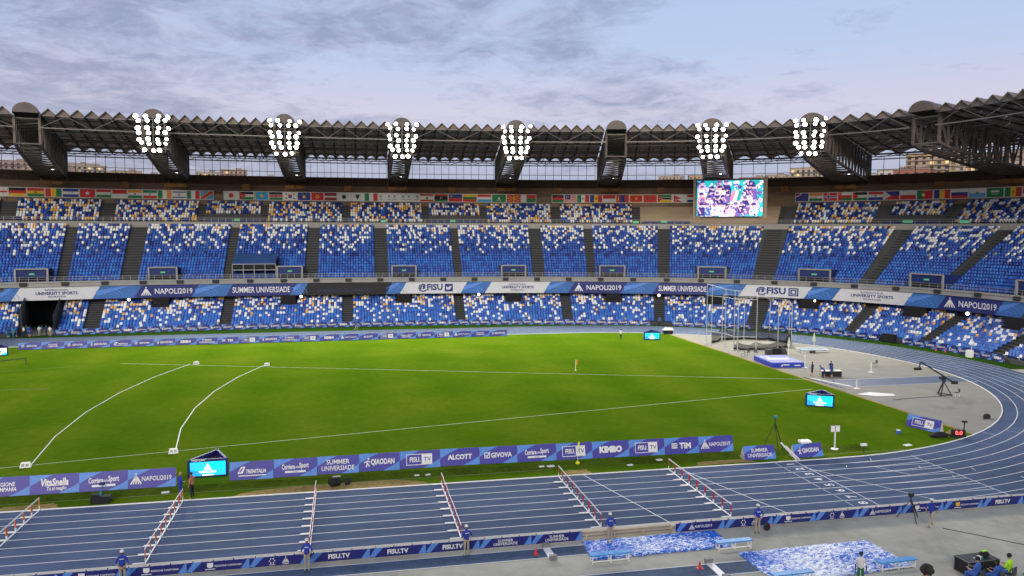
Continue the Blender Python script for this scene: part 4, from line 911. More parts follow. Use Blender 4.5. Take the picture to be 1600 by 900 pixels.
# fascia banner panels on the balcony
fs = [-51.17, -49.1, -37.58, -31.2, -21.93, -16.23, -5.03, -2.95, 12.66, 15.29, 26.73, 31.33, 42.42, 46.96, 56.57, 62.27, 71.37, 76.8, 86.84, 90.96, 101.15, 105.9, 114.4, 118.32]
fk = 'MWMNMSMKMFMWMNMSMFMWMNM'
def curved(name, label, s0, s1, kind, cnt):
    t = thing('balcony_banner', label, 'banner', (0, 0, 0), 0, 'banners along the balcony')
    base = {'M': B['mid'], 'W': B['lite'], 'F': B['lite'], 'N': B['dark'], 'S': B['dark'], 'K': B['blk']}[kind]
    sl = .9 if kind in 'WF' else 0
    d = D2(); k = max(2, int((s1 - s0) / 1.2))
    sh = lambda s, zz: s + (zz - .5) * 2 * (sl if s < (s0 + s1) / 2 else sl)
    for i in range(k):
        q0, q1 = s0 + (s1 - s0) * i / k, s0 + (s1 - s0) * (i + 1) / k
        d.poly([(q0, 0), (q1, 0), (q1, 1), (q0, 1)])
    f = lambda a, b, e: Q(a + (b - .5) * 1.3, 8.22 - e, 5.25 + b * 2.25)
    dd_ = .02
    d.build('cloth', base, f, t, dd_)
    g = lambda a, b, e: Q((s0 + s1) / 2 + a, 8.18 - e, 6.37 + b)
    L_ = s1 - s0
    if kind == 'N': x = D2(); fan(x, -L_ * .36, 0, 1.7, 0, 0); x.text('NAPOLI2019', L_ * .12, 0, .95, maxw=L_ * .66); x.build('lettering', B['white'], g, t)
    elif kind == 'S': D2().text('SUMMER UNIVERSIADE', 0, 0, 1.05, maxw=L_ * .9).build('lettering', B['white'], g, t)
    elif kind == 'K': D2().text('STADIO S.PAOLO-NAPOLI', -.6, -.35, .62, maxw=L_ * .62).build('lettering', B['dimtxt'], g, t)
    elif kind == 'F':
        x = D2(); x.text('@FISU', -.6, 0, 1.15, maxw=4.6, fat=.035); x.rect(2.1, -.75, 3.6, .75)
        if cnt == 0: x.poly([(2.4, -.35), (3.0, -.4), (3.3, 0), (3.4, .3), (3.0, .35), (2.7, 0), (2.4, .3)], 1, 1)
        else: x.line([(2.35, -.5), (3.35, -.5), (3.35, .5), (2.35, .5), (2.35, -.5)], .1, 1, 1); x.disc(2.85, 0, .28, 1, 1)
        x.build('lettering', [B['dark'], B['lite']], g, t)
    elif kind == 'W':
        x = D2(); x.text('INTERNATIONAL', 0, .62, .3, maxw=4.6); x.text('UNIVERSITY SPORTS', 0, .05, .5, maxw=6, fat=.03); x.text('FEDERATION', 0, -.55, .3, maxw=3.6); x.build('lettering', B['dark'], g, t)
    elif kind == 'M':
        x = D2()
        for k_ in range(3):
            r_ = .5 + .45 * k_
            x.line([(-L_ * .15 + r_ * math.cos(t_) * 1.3, -.9 + r_ * math.sin(t_)) for t_ in np.linspace(.1, 2.6, 9)], .09)
        x.poly([(-L_ * .5, -.6), (-L_ * .1, .2), (L_ * .3, 1.05), (L_ * .1, 1.05), (-L_ * .5, .3)], 0, -.5)
        x.build('wave_print', B['sw'], g, t)
lab = {'M': 'mid blue wave patterned length of balcony banner', 'W': 'white balcony banner with the federation name in three lines', 'F': 'white balcony banner reading @FISU', 'N': 'navy balcony banner reading NAPOLI2019', 'S': 'navy balcony banner reading SUMMER UNIVERSIADE', 'K': 'black fascia with dim letters STADIO S.PAOLO-NAPOLI'}
cnt = {}
for kind, a, b in zip(fk, fs, fs[1:]):
    c = cnt.get(kind, 0); cnt[kind] = c + 1
    curved('b', lab[kind] + ('' if kind == 'K' else ', %s from the left' % ['first', 'second', 'third', 'fourth', 'fifth', 'sixth', 'seventh', 'eighth', 'ninth', 'tenth', 'eleventh', 'twelfth'][c]), a, b, kind, c)

# low barrier boards beside the near straight
def barrier(x0, x1, kind, i):
    y = -11.35; W_, H_ = x1 - x0, .52
    t = thing('barrier_board', 'low dark blue barrier board with %s, %s from the left' % (dict(F='FISU.TV lettering', S='SUMMER UNIVERSIADE lettering', N='NAPOLI2019 lettering', R='a small white crest', L='two small emblems', Y='a small yellow crest')[kind], nth(i)), 'barrier board', ((x0 + x1) / 2, y, 0), 0, 'low barrier boards')
    MB().box((0, .04, H_ / 2), (W_ - .015, .07, H_)).build('panel', B['deep'], t)
    mb = MB()
    for xx in np.arange(-W_ / 2 + .3, W_ / 2, 1.0): mb.bar((xx, .1, .02), (xx, .1, H_ + .05), .05)
    struct(mb.build('posts', lamp_body, t), 'stuff')
    f = lambda a, b, e: (a, .005 - e, b)
    d = D2(); d.poly([(-W_ * .5, .05), (-W_ * .42, 0.01), (-W_ * .26, H_), (-W_ * .4, H_)]); d.poly([(W_ * .36, 0.01), (W_ * .5, .01), (W_ * .5, H_ * .9), (W_ * .47, H_)]); d.build('swoosh', B['sw'], f, t, .005)
    d = D2(); h = H_
    if kind == 'F': d.text('FISU.TV', 0, h * .5, .24, fat=.04, e=1)
    elif kind == 'S': d.text('SUMMER', 0, h * .68, .16, e=1); d.text('UNIVERSIADE', 0, h * .33, .16, e=1)
    elif kind == 'N': fan(d, -.55, h * .5, .4); d.text('NAPOLI2019', .2, h * .5, .17, maxw=1.1, e=1)
    elif kind == 'L':
        fan(d, .35, h * .55, .38)
        for k in range(6): d.disc(-.35 + .13 * math.cos(k * 1.047), h * .55 + .13 * math.sin(k * 1.047), .04, 0, 1, 6)
        d.rect(-.5, .06, -.2, .09, 0, 1); d.rect(.2, .06, .5, .09, 0, 1)
    else: d.poly([(-.55, h * .85), (-.25, h * .85), (-.25, h * .45), (-.4, h * .32), (-.55, h * .45)], 1 if kind == 'Y' else 0, 1); d.rect(-.65, h * .16, -.15, h * .24, 0, 1); d.text('REGIONE CAMPANIA', .5, h * .5, .1, e=1)
    d.build('lettering', [B['white'], FM['y']], f, t, .006)
for i, (a, b, k) in enumerate([(-51.5, -48.2, 'L'), (-48.2, -45.2, 'R'), (-45.2, -42.1, 'R'), (-42.1, -39, 'R'), (-39, -36, 'L'), (-36, -32.75, 'F'), (-32.75, -29.7, 'F'), (-29.7, -26.7, 'F'), (-26.7, -23.7, 'S'), (-23.7, -20.7, 'S'), (-14.9, -11.8, 'N'), (-11.8, -8.6, 'L'), (-8.6, -5.7, 'R'), (-5.7, -2.7, 'L'), (-2.7, .4, 'N'), (.4, 3.45, 'R'), (3.45, 6.4, 'Y'), (6.4, 9.5, 'F'), (9.5, 12.6, 'L'), (12.6, 15.7, 'N')]): barrier(a, b, k, i + 1)
# ------------------------------------------------------------------ hurdles
hw_m = M('hurdle_white', (.78, .78, .76), .45, .04, 3); hr_m = M('hurdle_red', (.42, .03, .05), .5, .1, 3); ho_m = M('hurdle_orange', (.60, .15, .05), .5, .1, 3)
def hurdle_proto(up_m):
    o = thing('hurdle', '', 'hurdle', (0, 0, 0), 0, 'hurdles set out in rows across the lanes')
    MB().box((0, 0, .805), (.025, 1.18, .075)).build('top_bar', hw_m, o)
    ub = MB().bar((0, 0, .30), (0, 0, .77), .05); um = ub.mesh('upright', up_m); lo = MB().bar((0, 0, .05), (0, 0, .30), .04).mesh('lower_post', hw_m)
    for k in (-1, 1): u_ = link('upright', um, o, (0, k * .555, 0)); link('lower_post', lo, u_)
    MB().box((0, 0, .03), (.06, 1.16, .05)).build('base_bar', hw_m, o)
    fm = MB().box((-.33, 0, .03), (.62, .05, .045)).mesh('foot', hw_m)
    for k in (-1, 1): link('foot', fm, o, (0, k * .555, 0))
    return o
ORD = 'first second third fourth fifth sixth seventh eighth ninth tenth eleventh twelfth thirteenth fourteenth fifteenth sixteenth seventeenth eighteenth nineteenth twentieth'.split()
pr = {hr_m: hurdle_proto(hr_m), ho_m: hurdle_proto(ho_m)}; usedp = set()
for r in range(6):
    mt = hr_m if r < 4 else ho_m
    for k in range(8):
        if r == 5 and k > 5: continue
        loc = (-10.5 - 8.5 * r + random.uniform(-.015, .015), -(k + .5) * LW, .015)
        lab_ = 'white and %s hurdle, %s lane from the grass, %s row from the finish line' % ('red' if r < 4 else 'orange', ORD[k], ORD[r])
        if mt in usedp: copy_tree(pr[mt], loc, random.uniform(-.012, .012), lab_)
        else: usedp.add(mt); pr[mt].location = loc; pr[mt]['label'] = lab_

# ------------------------------------------------------------------ wedge shaped display screens
led = [M('led_cyan', (.02, .55, .85), .5, 0, emit=.75), M('led_aqua', (.0, .8, .9), .5, 0, emit=.8), M('led_white', (1, 1, 1), .5, 0, emit=.9), M('led_blue', (.02, .35, .75), .5, 0, emit=.7)]
navy = M('display_navy', (.015, .02, .14), .5, .1, 2); inner = M('display_inside', (.01, .01, .012), .8, .1, 2)
def wedge(x, y, rz, W, H, word, label, other=None):
    t = thing('display_screen', label, 'screen', (x, y, 0), rz, 'wedge shaped displays on the infield'); D = W * .98
    mb = MB(); th = .16
    A = [(-W / 2, 0), (W / 2, 0), (W * .13, D)]
    for (ax, ay), (bx, by) in zip(A, A[1:] + A[:1]):
        L = math.hypot(bx - ax, by - ay); a_ = math.atan2(by - ay, bx - ax); mb.box(((ax + bx) / 2 - math.sin(a_) * th / 2, (ay + by) / 2 + math.cos(a_) * th / 2, H / 2 + .05), (L, th, H), a_)
    mb.build('casing', navy, t)
    MB().prism([(-W / 2 + .2, .12), (W / 2 - .25, .12), (W * .13, D - .35)], H * .75, H * .78, lambda a, b, h: (a, b, h)).build('inside_deck', inner, t)
    d = D2(); x0, x1, y0, y1 = -W / 2 + .07, W / 2 - .07, .14, H - .13
    d.rect(x0, y0, x1, y1, 0); d.poly([(x0 + W * .42, y1), (x1, y1), (x1, y0 + H * .3), (x0 + W * .55, y0 + H * .42)], 1, 1); d.poly([(x0, y0), (x0 + W * .4, y0), (x0 + W * .2, y0 + H * .3), (x0, y0 + H * .42)], 3, 1)
    fan(d, 0, H * .62, H * .45, 2, 2); d.text('NAPOLI 2019', 0, H * .33, H * .11, 2, 2, maxw=W * .46, fat=.05); d.rect(-W * .14, y0 + .01, W * .14, y0 + .09, 2, 2)
    if other: d = D2(); d.rect(x0, y0, x1, y1, 2); d.poly([(x0, y0), (x0 + W * .3, y0), (x0 + W * .1, y1), (x0, y1)], 0, 1); d.poly([(x0 + W * .6, y0), (x1, y0), (x1, y0 + .4)], 1, 1); d.disc(.3, H * .5, .22, 3, 1)
    d.build('picture', led, lambda a, b, e: (a, -.005 - e, b), t, .006)
    if word: D2().text(word, -W * .22, H - .02, .13, maxw=W * .45, fat=.03).build('lettering', B['white'], lambda a, b, e: (a, -.004 - e, b), t, .004)
    mb = MB()
    for k in (-.4, .4): mb.box((k * W, .1, .03), (.25, .3, .06))
    mb.build('foot', inner, t)
wedge(-43.75, 4.85, .03, 2.75, 1.28, 'HIGH JUMP', 'cyan lit display reading HIGH JUMP between the infield boards')
wedge(12.9, 16.2, -.55, 2.75, 1.28, 'JAVELIN', 'cyan lit display reading JAVELIN on the grass near the throwing area')
wedge(14.5, 64.4, -.2, 2.7, 1.25, '', 'cyan lit display at the far side of the infield')
wedge(-81.6, 66.2, .3, 2.6, 1.2, '', 'white lit display by the tunnel end of the infield', True)

# ------------------------------------------------------------------ distance markers
for (x, y, tx, lb_) in ((-44.2, 51.4, '70', 'far'), (-47.5, 11.8, '70', 'near'), (-53.4, 54.2, '80', 'far'), (-57.5, 10.1, '80', 'near')):
    t = thing('distance_marker', 'white block marked %s at the %s end of the %s throwing arc' % ('seventy' if tx == '70' else 'eighty', lb_, 'right' if tx == '70' else 'left'), 'marker', (x, y, 0), .12, 'distance markers'); t.scale = (.8, .8, .85)
    f = lambda a, b, e: (a, -.28 + b * .35 - e, b)
    MB().add([(-.45, -.3, 0), (.45, -.3, 0), (.45, .3, 0), (-.45, .3, 0), (-.36, -.14, .42), (.36, -.14, .42), (.36, .14, .42), (-.36, .14, .42)], [(0, 1, 5, 4), (1, 2, 6, 5), (2, 3, 7, 6), (3, 0, 4, 7), (4, 5, 6, 7)]).build('block', kerbm, t)
    D2().text(tx + ' ' + tx, 0, .2, .22, maxw=.6).build('lettering', ink, f, t, .02)
# low black hoop barrier on the grass
t = tag(MB().tube([(-80, 53.5, .9), (-74.9, 57.8, .9), (-74.9, 57.8, 0)], .06).tube([(-79, 54.3, 0), (-79, 54.3, .9)], .05).build('low_barrier', lamp_body), 'low black tube barrier on the grass at the left edge', 'barrier')

# ------------------------------------------------------------------ jumping runways, pits and benches
rwy = struct(MB().add([(-60, -13.2, -.02), (-20.7, -13.2, -.02), (-20.7, -12.0, -.02), (-60, -12.0, -.02)], [(0, 1, 2, 3)]).build('long_jump_runway', runway_m))
for y in (-13.22, -11.98): gline((-60, y), (-20.7, y), .06, -.012, 'runway_line', rwy)
rw2 = struct(MB().add([(-40, -17.1, -.02), (-12.5, -17.1, -.02), (-12.5, -15.75, -.02), (-40, -15.75, -.02)], [(0, 1, 2, 3)]).build('triple_jump_runway', runway_m))
for y in (-17.12, -15.73): gline((-40, y), (-12.5, y), .06, -.012, 'runway_line', rw2)
tarp_a = M('wet_tarp_painted_glints', (.03, .15, .62), .5, .12, 2, spec=.25); tarp_b = M('blue_tarp_painted_glare', (.03, .15, .62), .5, .12, 2, spec=.25)
def tarp_nodes(tarp_m, sh):
    t = tarp_m.node_tree; b = t.nodes['Principled BSDF']; g = N(t, 'ShaderNodeNewGeometry')
    mp = N(t, 'ShaderNodeMapping'); mp.inputs['Scale'].default_value = (.8, 1.3, 1); t.links.new(g.outputs['Position'], mp.inputs[0])
    n1 = noise(t, mp.outputs[0], 6.5, 4, .6, .8, 3); n2 = noise(t, mp.outputs[0], .32, 2, .5, 0, 9.3)
    f = mathn(t, 'ADD', mathn(t, 'MULTIPLY', n1, .62), mathn(t, 'MULTIPLY', n2, .32))
    t.links.new(ramp(t, f, [(.545 + sh, (.020, .13, .58)), (.575 + sh, (.035, .18, .68)), (.585 + sh, (.78, .82, .86))]), b.inputs['Base Color'])  # white reflections off the creases are painted into the base colour
    bn = N(t, 'ShaderNodeBump'); bn.inputs['Strength'].default_value = .4; bn.inputs['Distance'].default_value = .04
    t.links.new(n1, bn.inputs['Height']); t.links.new(bn.outputs[0], b.inputs['Normal'])
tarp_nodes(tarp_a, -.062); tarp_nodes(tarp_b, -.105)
def tarp(c, label, tarp_m):
    n, m_ = 36, 16; vs = []
    for j in range(m_ + 1):
        for i in range(n + 1):
            u_, v_ = i / n, j / m_
            p_ = [c[0][k] * (1 - u_) * (1 - v_) + c[1][k] * u_ * (1 - v_) + c[2][k] * u_ * v_ + c[3][k] * (1 - u_) * v_ for k in (0, 1)]
            ed = min(u_, 1 - u_, v_, 1 - v_); vs.append((p_[0] + (random.uniform(-.06, .06) if ed == 0 else 0), p_[1] + (random.uniform(-.05, .05) if ed == 0 else 0), .0 if ed == 0 else .045 + random.uniform(-.03, .05)))
    tag(MB().add(vs, [(j * (n + 1) + i, j * (n + 1) + i + 1, (j + 1) * (n + 1) + i + 1, (j + 1) * (n + 1) + i) for j in range(m_) for i in range(n)]).build('pit_cover', tarp_m, smooth=False), label, 'tarpaulin', 'covered sand pits')
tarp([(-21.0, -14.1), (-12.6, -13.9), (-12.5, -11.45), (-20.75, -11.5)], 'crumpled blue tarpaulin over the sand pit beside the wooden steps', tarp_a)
tarp([(-12.6, -18.6), (-4.3, -18.3), (-4.5, -14.6), (-12.75, -14.7)], 'larger crumpled blue tarpaulin, mostly white with painted glare, over the nearer pit', tarp_b)
bb = M('bench_blue', (.05, .30, .68), .5, .08, 3)
def bench(x, y, rz, L, label):
    t = thing('bench', label, 'bench', (x, y, -.03), rz, 'blue benches by the sand pits')
    MB().box((0, 0, .46), (L, .42, .07)).build('seat', bb, t)
    for xx in (-L / 2 + .12, 0, L / 2 - .12):
        MB().bar((xx, -.17, 0), (xx, -.17, .42), .06).bar((xx, .17, 0), (xx, .17, .42), .06).bar((xx, -.17, .12), (xx, .17, .12), .05).build('leg', hw_m, t)
    MB().box((0, -.17, .12), (L - .2, .05, .05)).build('rail', hw_m, t)
bench(-20.05, -14.3, .02, 2.3, 'blue bench with white legs at the left end of the farther pit')
bench(-12.65, -14.1, .02, 2.2, 'blue bench with white legs at the right end of the farther pit')
bench(-11.7, -18.45, .02, 2.3, 'blue bench with white legs at the left end of the nearer pit')
bench(-5.4, -18.2, .03, 2.25, 'blue bench with white legs at the right end of the nearer pit')
# take-off boards and markers
for i, (x, y0, y1, lb_) in enumerate(((-23.0, -13.5, -11.9, 'farther'), (-14.9, -17.6, -15.6, 'nearer'))):
    t = thing('take_off_board', 'white take-off board across the %s jumping runway' % lb_, 'take-off board', (x, (y0 + y1) / 2, -.03), 0, 'take-off boards')
    MB().box((0, 0, .03), (.4, abs(y1 - y0) - .2, .06)).build('board', hw_m, t)
    for k, yy in enumerate((y0, y1)): MB().box((0, yy - (y0 + y1) / 2, .12), (.4, .22, .3)).build('indicator_box', M('indicator_grey', (.2, .2, .2), .6, .1, 3), t)
    c_ = thing('marker_cone', 'small red cone beside the %s take-off board' % lb_, 'cone', (x - .75, (y0 + y1) / 2 + (.05 if i == 0 else .5), -.03), 0, 'red cones')
    MB().lathe([(.11, .02), (.09, .1), (.02, .42)], 8).build('cone', M('cone_red', (.65, .05, .05), .5, .05, 3), c_); MB().box((0, 0, .012), (.3, .3, .024)).build('base', MATS['cone_red'], c_)
st = thing('wooden_steps', 'bare wooden step bench in the gap of the barrier by the covered pit', 'steps', (-17.8, -11.0, -.03))
wm = M('worn_wood', (.44, .37, .27), .8, .2, 3, .2, stretch=(.2, 1, 1))
for i in range(3): MB().box((0, -.22 + i * .2, .1 + i * .1), (5.6, .17, .05)).build('plank', wm, st)
for xx in (-2.6, -.9, .9, 2.6): MB().box((xx, -.02, .13), (.06, .6, .24)).build('support', wm, st)

# ------------------------------------------------------------------ people
SK = M('skin', (.42, .25, .17), .6, .08, 6); SKD = M('skin_dark', (.11, .06, .04), .6, .08, 6)
cloth = lambda n, c: M('cloth_' + n, c, .85, .1, 8)
C_blue = cloth('royal_blue', (.02, .045, .33)); C_kh = cloth('khaki', (.36, .33, .24)); C_blk = cloth('black', (.018, .018, .02)); C_wh = cloth('white', (.72, .72, .70)); C_or = cloth('salmon', (.50, .17, .10)); C_hv = cloth('hi_vis', (.45, .85, .03)); C_sh = cloth('shoe', (.05, .045, .04)); C_teal = cloth('teal', (.02, .22, .26)); C_nv = cloth('navy', (.02, .03, .12)); C_gr = cloth('green', (.03, .16, .06)); C_yel = cloth('yellow_shoe', (.6, .65, .12)); C_lb = cloth('light_blue', (.05, .14, .5))
HR = M('hair_dark', (.015, .012, .01), .7, .2, 20); HRB = M('hair_blond', (.42, .25, .10), .7, .2, 20)
BASE = {'pelvis': (0, 0, .97, .155, .115), 'waist': (0, 0, 1.10, .135, .105), 'chest': (0, .01, 1.30, .165, .12), 'nb': (0, 0, 1.455, .075, .07), 'neck': (0, .012, 1.53, .052, .055), 'h1': (0, .03, 1.60, .066, .08), 'h2': (0, .02, 1.68, .078, .095), 'h3': (0, .01, 1.745, .05, .06)}
for k, sx in (('L', -1), ('R', 1)):
    BASE.update({'sh' + k: (sx * .17, 0, 1.415, .065, .065), 'el' + k: (sx * .25, -.02, 1.15, .043, .043), 'wr' + k: (sx * .25, .06, .92, .032, .03), 'hd' + k: (sx * .245, .085, .86, .04, .026), 'fg' + k: (sx * .235, .11, .785, .025, .018), 'th' + k: (sx * .21, .12, .85, .015, .015),
                 'hp' + k: (sx * .09, 0, .90, .09, .09), 'kn' + k: (sx * .10, .02, .50, .062, .062), 'an' + k: (sx * .105, -.02, .10, .043, .045), 'he' + k: (sx * .105, -.05, .05, .04, .035), 'to' + k: (sx * .12, .15, .035, .04, .028)})
BON = [('pelvis', 'waist', 1), ('waist', 'chest', 1), ('chest', 'nb', 1), ('nb', 'neck', 0), ('neck', 'h1', 0), ('h1', 'h2', 0), ('h2', 'h3', 0)]
for k in 'LR': BON += [('chest', 'sh' + k, 1), ('sh' + k, 'el' + k, 1), ('el' + k, 'wr' + k, 0), ('wr' + k, 'hd' + k, 0), ('hd' + k, 'fg' + k, 0), ('hd' + k, 'th' + k, 0), ('pelvis', 'hp' + k, 2), ('hp' + k, 'kn' + k, 2), ('kn' + k, 'an' + k, 3), ('an' + k, 'he' + k, 4), ('an' + k, 'to' + k, 4)]
def arms(**kw): return kw
POSE = {'stand': {}, 'behind': {'elL': (-.29, -.09, 1.15), 'wrL': (-.10, -.17, .99), 'hdL': (-.04, -.18, .96), 'fgL': (.03, -.19, .93), 'thL': (-.03, -.2, 1.0), 'elR': (.29, -.09, 1.15), 'wrR': (.12, -.18, .97), 'hdR': (.06, -.19, .93), 'fgR': (.0, -.2, .89), 'thR': (.05, -.21, .97)},
 'walk': {'knL': (-.1, .2, .53), 'anL': (-.1, .36, .12), 'heL': (-.1, .33, .06), 'toL': (-.11, .54, .07), 'knR': (.1, -.08, .5), 'anR': (.1, -.38, .16), 'heR': (.1, -.44, .13), 'toR': (.11, -.26, .04), 'elL': (-.25, -.12, 1.17), 'wrL': (-.24, -.1, .93), 'hdL': (-.24, -.08, .87), 'fgL': (-.23, -.04, .8), 'elR': (.25, .06, 1.16), 'wrR': (.22, .22, 1.0), 'hdR': (.2, .27, .97), 'fgR': (.18, .33, .93)},
 'talk': {'elR': (.27, .02, 1.14), 'wrR': (.12, .24, 1.12), 'hdR': (.07, .29, 1.13), 'fgR': (.02, .34, 1.14), 'thR': (.07, .29, 1.18), 'h1': (0, .045, 1.6), 'h2': (0, .05, 1.675), 'h3': (0, .05, 1.74)},
 'bend': {'waist': (0, .06, 1.08), 'chest': (0, .24, 1.2), 'nb': (0, .36, 1.28), 'neck': (0, .42, 1.33), 'h1': (0, .49, 1.36), 'h2': (0, .52, 1.43), 'h3': (0, .52, 1.5), 'shL': (-.17, .32, 1.25), 'shR': (.17, .32, 1.25), 'elL': (-.24, .42, 1.0), 'elR': (.24, .42, 1.0), 'wrL': (-.2, .55, .86), 'wrR': (.2, .55, .86), 'hdL': (-.18, .6, .84), 'hdR': (.18, .6, .84), 'fgL': (-.16, .67, .82), 'fgR': (.16, .67, .82), 'thL': (-.13, .6, .86), 'thR': (.13, .6, .86)},
 'run': {'chest': (0, .06, 1.3), 'nb': (0, .1, 1.45), 'knL': (-.1, .34, .66), 'anL': (-.1, .2, .3), 'heL': (-.1, .14, .27), 'toL': (-.11, .34, .2), 'knR': (.1, -.05, .52), 'anR': (.1, -.3, .18), 'heR': (.1, -.36, .2), 'toR': (.11, -.2, .04), 'elL': (-.26, -.2, 1.2), 'wrL': (-.22, -.02, 1.05), 'hdL': (-.2, .04, 1.05), 'fgL': (-.19, .1, 1.06), 'elR': (.26, .05, 1.15), 'wrR': (.18, .26, 1.2), 'hdR': (.16, .31, 1.23), 'fgR': (.15, .36, 1.27)}}
dz_ = -.49
sit = {k: (v[0], v[1], v[2] + dz_) for k, v in BASE.items() if k[:2] not in ('hp', 'kn', 'an', 'he', 'to') or k == 'neck'}
for k, sx in (('L', -1), ('R', 1)): sit.update({'h1': (0, .05, 1.12), 'h2': (0, .05, 1.195), 'h3': (0, .045, 1.26), 'hp' + k: (sx * .1, .05, .47), 'kn' + k: (sx * .14, .44, .48), 'an' + k: (sx * .14, .42, .10), 'he' + k: (sx * .14, .39, .05), 'to' + k: (sx * .15, .58, .035), 'el' + k: (sx * .27, .06, .70), 'wr' + k: (sx * .17, .30, .70), 'hd' + k: (sx * .14, .36, .71), 'fg' + k: (sx * .12, .43, .72), 'th' + k: (sx * .1, .37, .75)})
POSE['sit'] = sit
dg = None; BODY = {}
def body_mesh(pose, shorts=False):
    key = (pose, shorts)
    if key in BODY: return BODY[key]
    J = dict(BASE); ov = POSE[pose]; names = list(J)
    pos = {k: Vector(ov[k][:3] if k in ov else J[k][:3]) for k in names}
    me = bpy.data.meshes.new('body'); me.from_pydata([pos[k] for k in names], [(names.index(a), names.index(b)) for a, b, _ in BON], [])
    ob = bpy.data.objects.new('body', me); C.objects.link(ob)
    sk = ob.modifiers.new('skin', 'SKIN'); sk.use_smooth_shade = True; ss = ob.modifiers.new('sub', 'SUBSURF'); ss.levels = 1; ss.render_levels = 1
    for i, k in enumerate(names): me.skin_vertices[0].data[i].radius = J[k][3:5]
    me.skin_vertices[0].data[0].use_root = True
    bpy.context.view_layer.update(); ev = ob.evaluated_get(bpy.context.evaluated_depsgraph_get()); out = bpy.data.meshes.new_from_object(ev)
    bpy.data.objects.remove(ob); bpy.data.meshes.remove(me)
    segs_ = [(pos[a], pos[b], (m_ if not (m_ == 3) else (0 if shorts else 2)), (J[a][3] + J[b][3]) / 2) for a, b, m_ in BON]
    idx = []
    for p_ in out.polygons:
        c_ = p_.center; best = (9, 0)
        for a, b, m_, r in segs_:
            ab = b - a; t = max(0, min(1, (c_ - a).dot(ab) / ab.length_squared)); dd = (c_ - a - ab * t).length - r
            if dd < best[0]: best = (dd, m_)
        idx.append({0: 0, 1: 1, 2: 2, 4: 3}[best[1]])
    out.materials.clear()
    for _ in range(4): out.materials.append(None)
    out.polygons.foreach_set('material_index', idx); out.polygons.foreach_set('use_smooth', [True] * len(idx))
    BODY[key] = (out, pos); return BODY[key]
def person(pose, loc, rz, label, shirt, trou, shoe=C_sh, skin=SK, hair=HR, cap=None, shorts=False, scale=1., group=None, badge=False, long_hair=False):
    me, pos = body_mesh(pose, shorts)
    t = thing('person', label, 'person', loc, rz, group); t.scale = (scale,) * 3
    o = link('body', me, t)
    for i, m_ in enumerate((skin, shirt, trou, shoe)): o.material_slots[i].link = 'OBJECT'; o.material_slots[i].material = m_
    h = pos['h2']
    if cap is not None:
        b = MB().lathe([(.108, -.005), (.113, .03), (.10, .075), (.06, .105), (.01, .115)], 10, (h.x, h.y, h.z), sx=.92, sy=1.08)
        b.prism([(-.075, .09), (.075, .09), (.06, .20), (0, .225), (-.06, .20)], .0, .014, lambda a, b_, z: (h.x + a, h.y + b_, h.z + z - (b_ - .09) * .15)); b.build('cap', cap, t, smooth=False)
        MB().lathe([(.085, -.07), (.1, -.02), (.1, .01)], 9, (h.x, h.y - .015, h.z), sx=.9).build('hair', hair, t)
    else:
        b = MB().lathe([(.08, -.05), (.1, .0), (.103, .04), (.085, .08), (.05, .105), (.01, .115)], 10, (h.x, h.y - .022, h.z), sx=.92, sy=1.0)
        if long_hair: b.lathe([(.05, -.34), (.075, -.2), (.09, -.05), (.09, .02)], 8, (h.x, h.y - .05, h.z), sx=1, sy=.6)
        b.build('hair', hair, t, smooth=True)
    MB().lathe([(.005, -.03), (.016, -.02), (.006, .03)], 6, (h.x, h.y + .098, h.z - .03)).build('nose', skin, t)
    if badge:
        ch = pos['chest']; D2().text('VOLUNTEER', 0, 0, .035, maxw=.22).rect(-.11, -.022, .11, .022).build('back_print', C_wh, lambda a, b, e: (ch.x + a, ch.y - .128 - e, ch.z + .06 + b), t, .004)
    return t
OFF = [(-45.0, -12.0, .1, 'leftmost, cut by the lower edge'), (-36.0, -12.35, -.1, 'beside the fourth hurdle row'), (-27.55, -12.15, .15, 'beside the third hurdle row'), (-19.3, -12.2, 0, 'standing on the farther blue tarpaulin'), (-10.2, -12.4, -.1, 'in front of the barrier right of the pit')]
for x, y, rz, wh in OFF: person('behind', (x, y, -.03 if x != -19.3 else .05), rz, 'person in blue shirt and white cap, ' + wh, C_blue, C_kh, C_sh, cap=C_wh, group='officials in blue shirts', badge=True)
person('walk', (.6, -13.6, -.03), -1.25, 'person in blue shirt, white cap and khaki trousers walking past the tripod', C_blue, C_kh, C_sh, cap=C_wh)
person('talk', (-44.75, .55, 0), -.9, 'blond person in blue shirt and shorts talking beside the display', C_blue, C_blue, C_sh, hair=HRB, shorts=True)
person('talk', (-44.0, .45, 0), 1.1, 'person in salmon shirt and black trousers with yellow shoes by the display', C_or, C_blk, C_yel)
person('stand', (-8.6, -19.6, -.03), 2.6, 'athlete in white top and green trousers at the lower edge', C_wh, C_gr, C_sh, SKD)
for x, y, s_, tr, lb_, kw in ((-.85, -20.75, C_hv, C_lb, 'seated person in a yellow-green high visibility vest at the black table', {'scale': 1.15}), (-1.8, -21.0, C_lb, C_lb, 'seated person with long dark hair in blue between two others', {'long_hair': True, 'scale': 1.05}), (-2.75, -20.75, C_lb, C_lb, 'seated person in blue leaning on the black table', {'scale': 1.15})):
    person('sit', (x, y, -.02), .35, lb_, s_, tr, C_sh, **kw)
ch_m = M('chair_grey', (.08, .085, .09), .6, .1, 3)
def chair(x, y, rz, label, mt=ch_m, leg=rail_m):
    t = thing('chair', label, 'chair', (x, y, -.025), rz, 'chairs')
    MB().box((0, 0, .43), (.46, .44, .04)).build('seat', mt, t)
    MB().box((0, -.22, .68), (.46, .03, .36)).build('backrest', mt, t)
    for a in (-.2, .2):
        MB().bar((a, -.22, 0), (a, -.22, .85), .03).build('leg', leg, t); MB().bar((a, .19, 0), (a, .19, .42), .03).build('leg', leg, t)
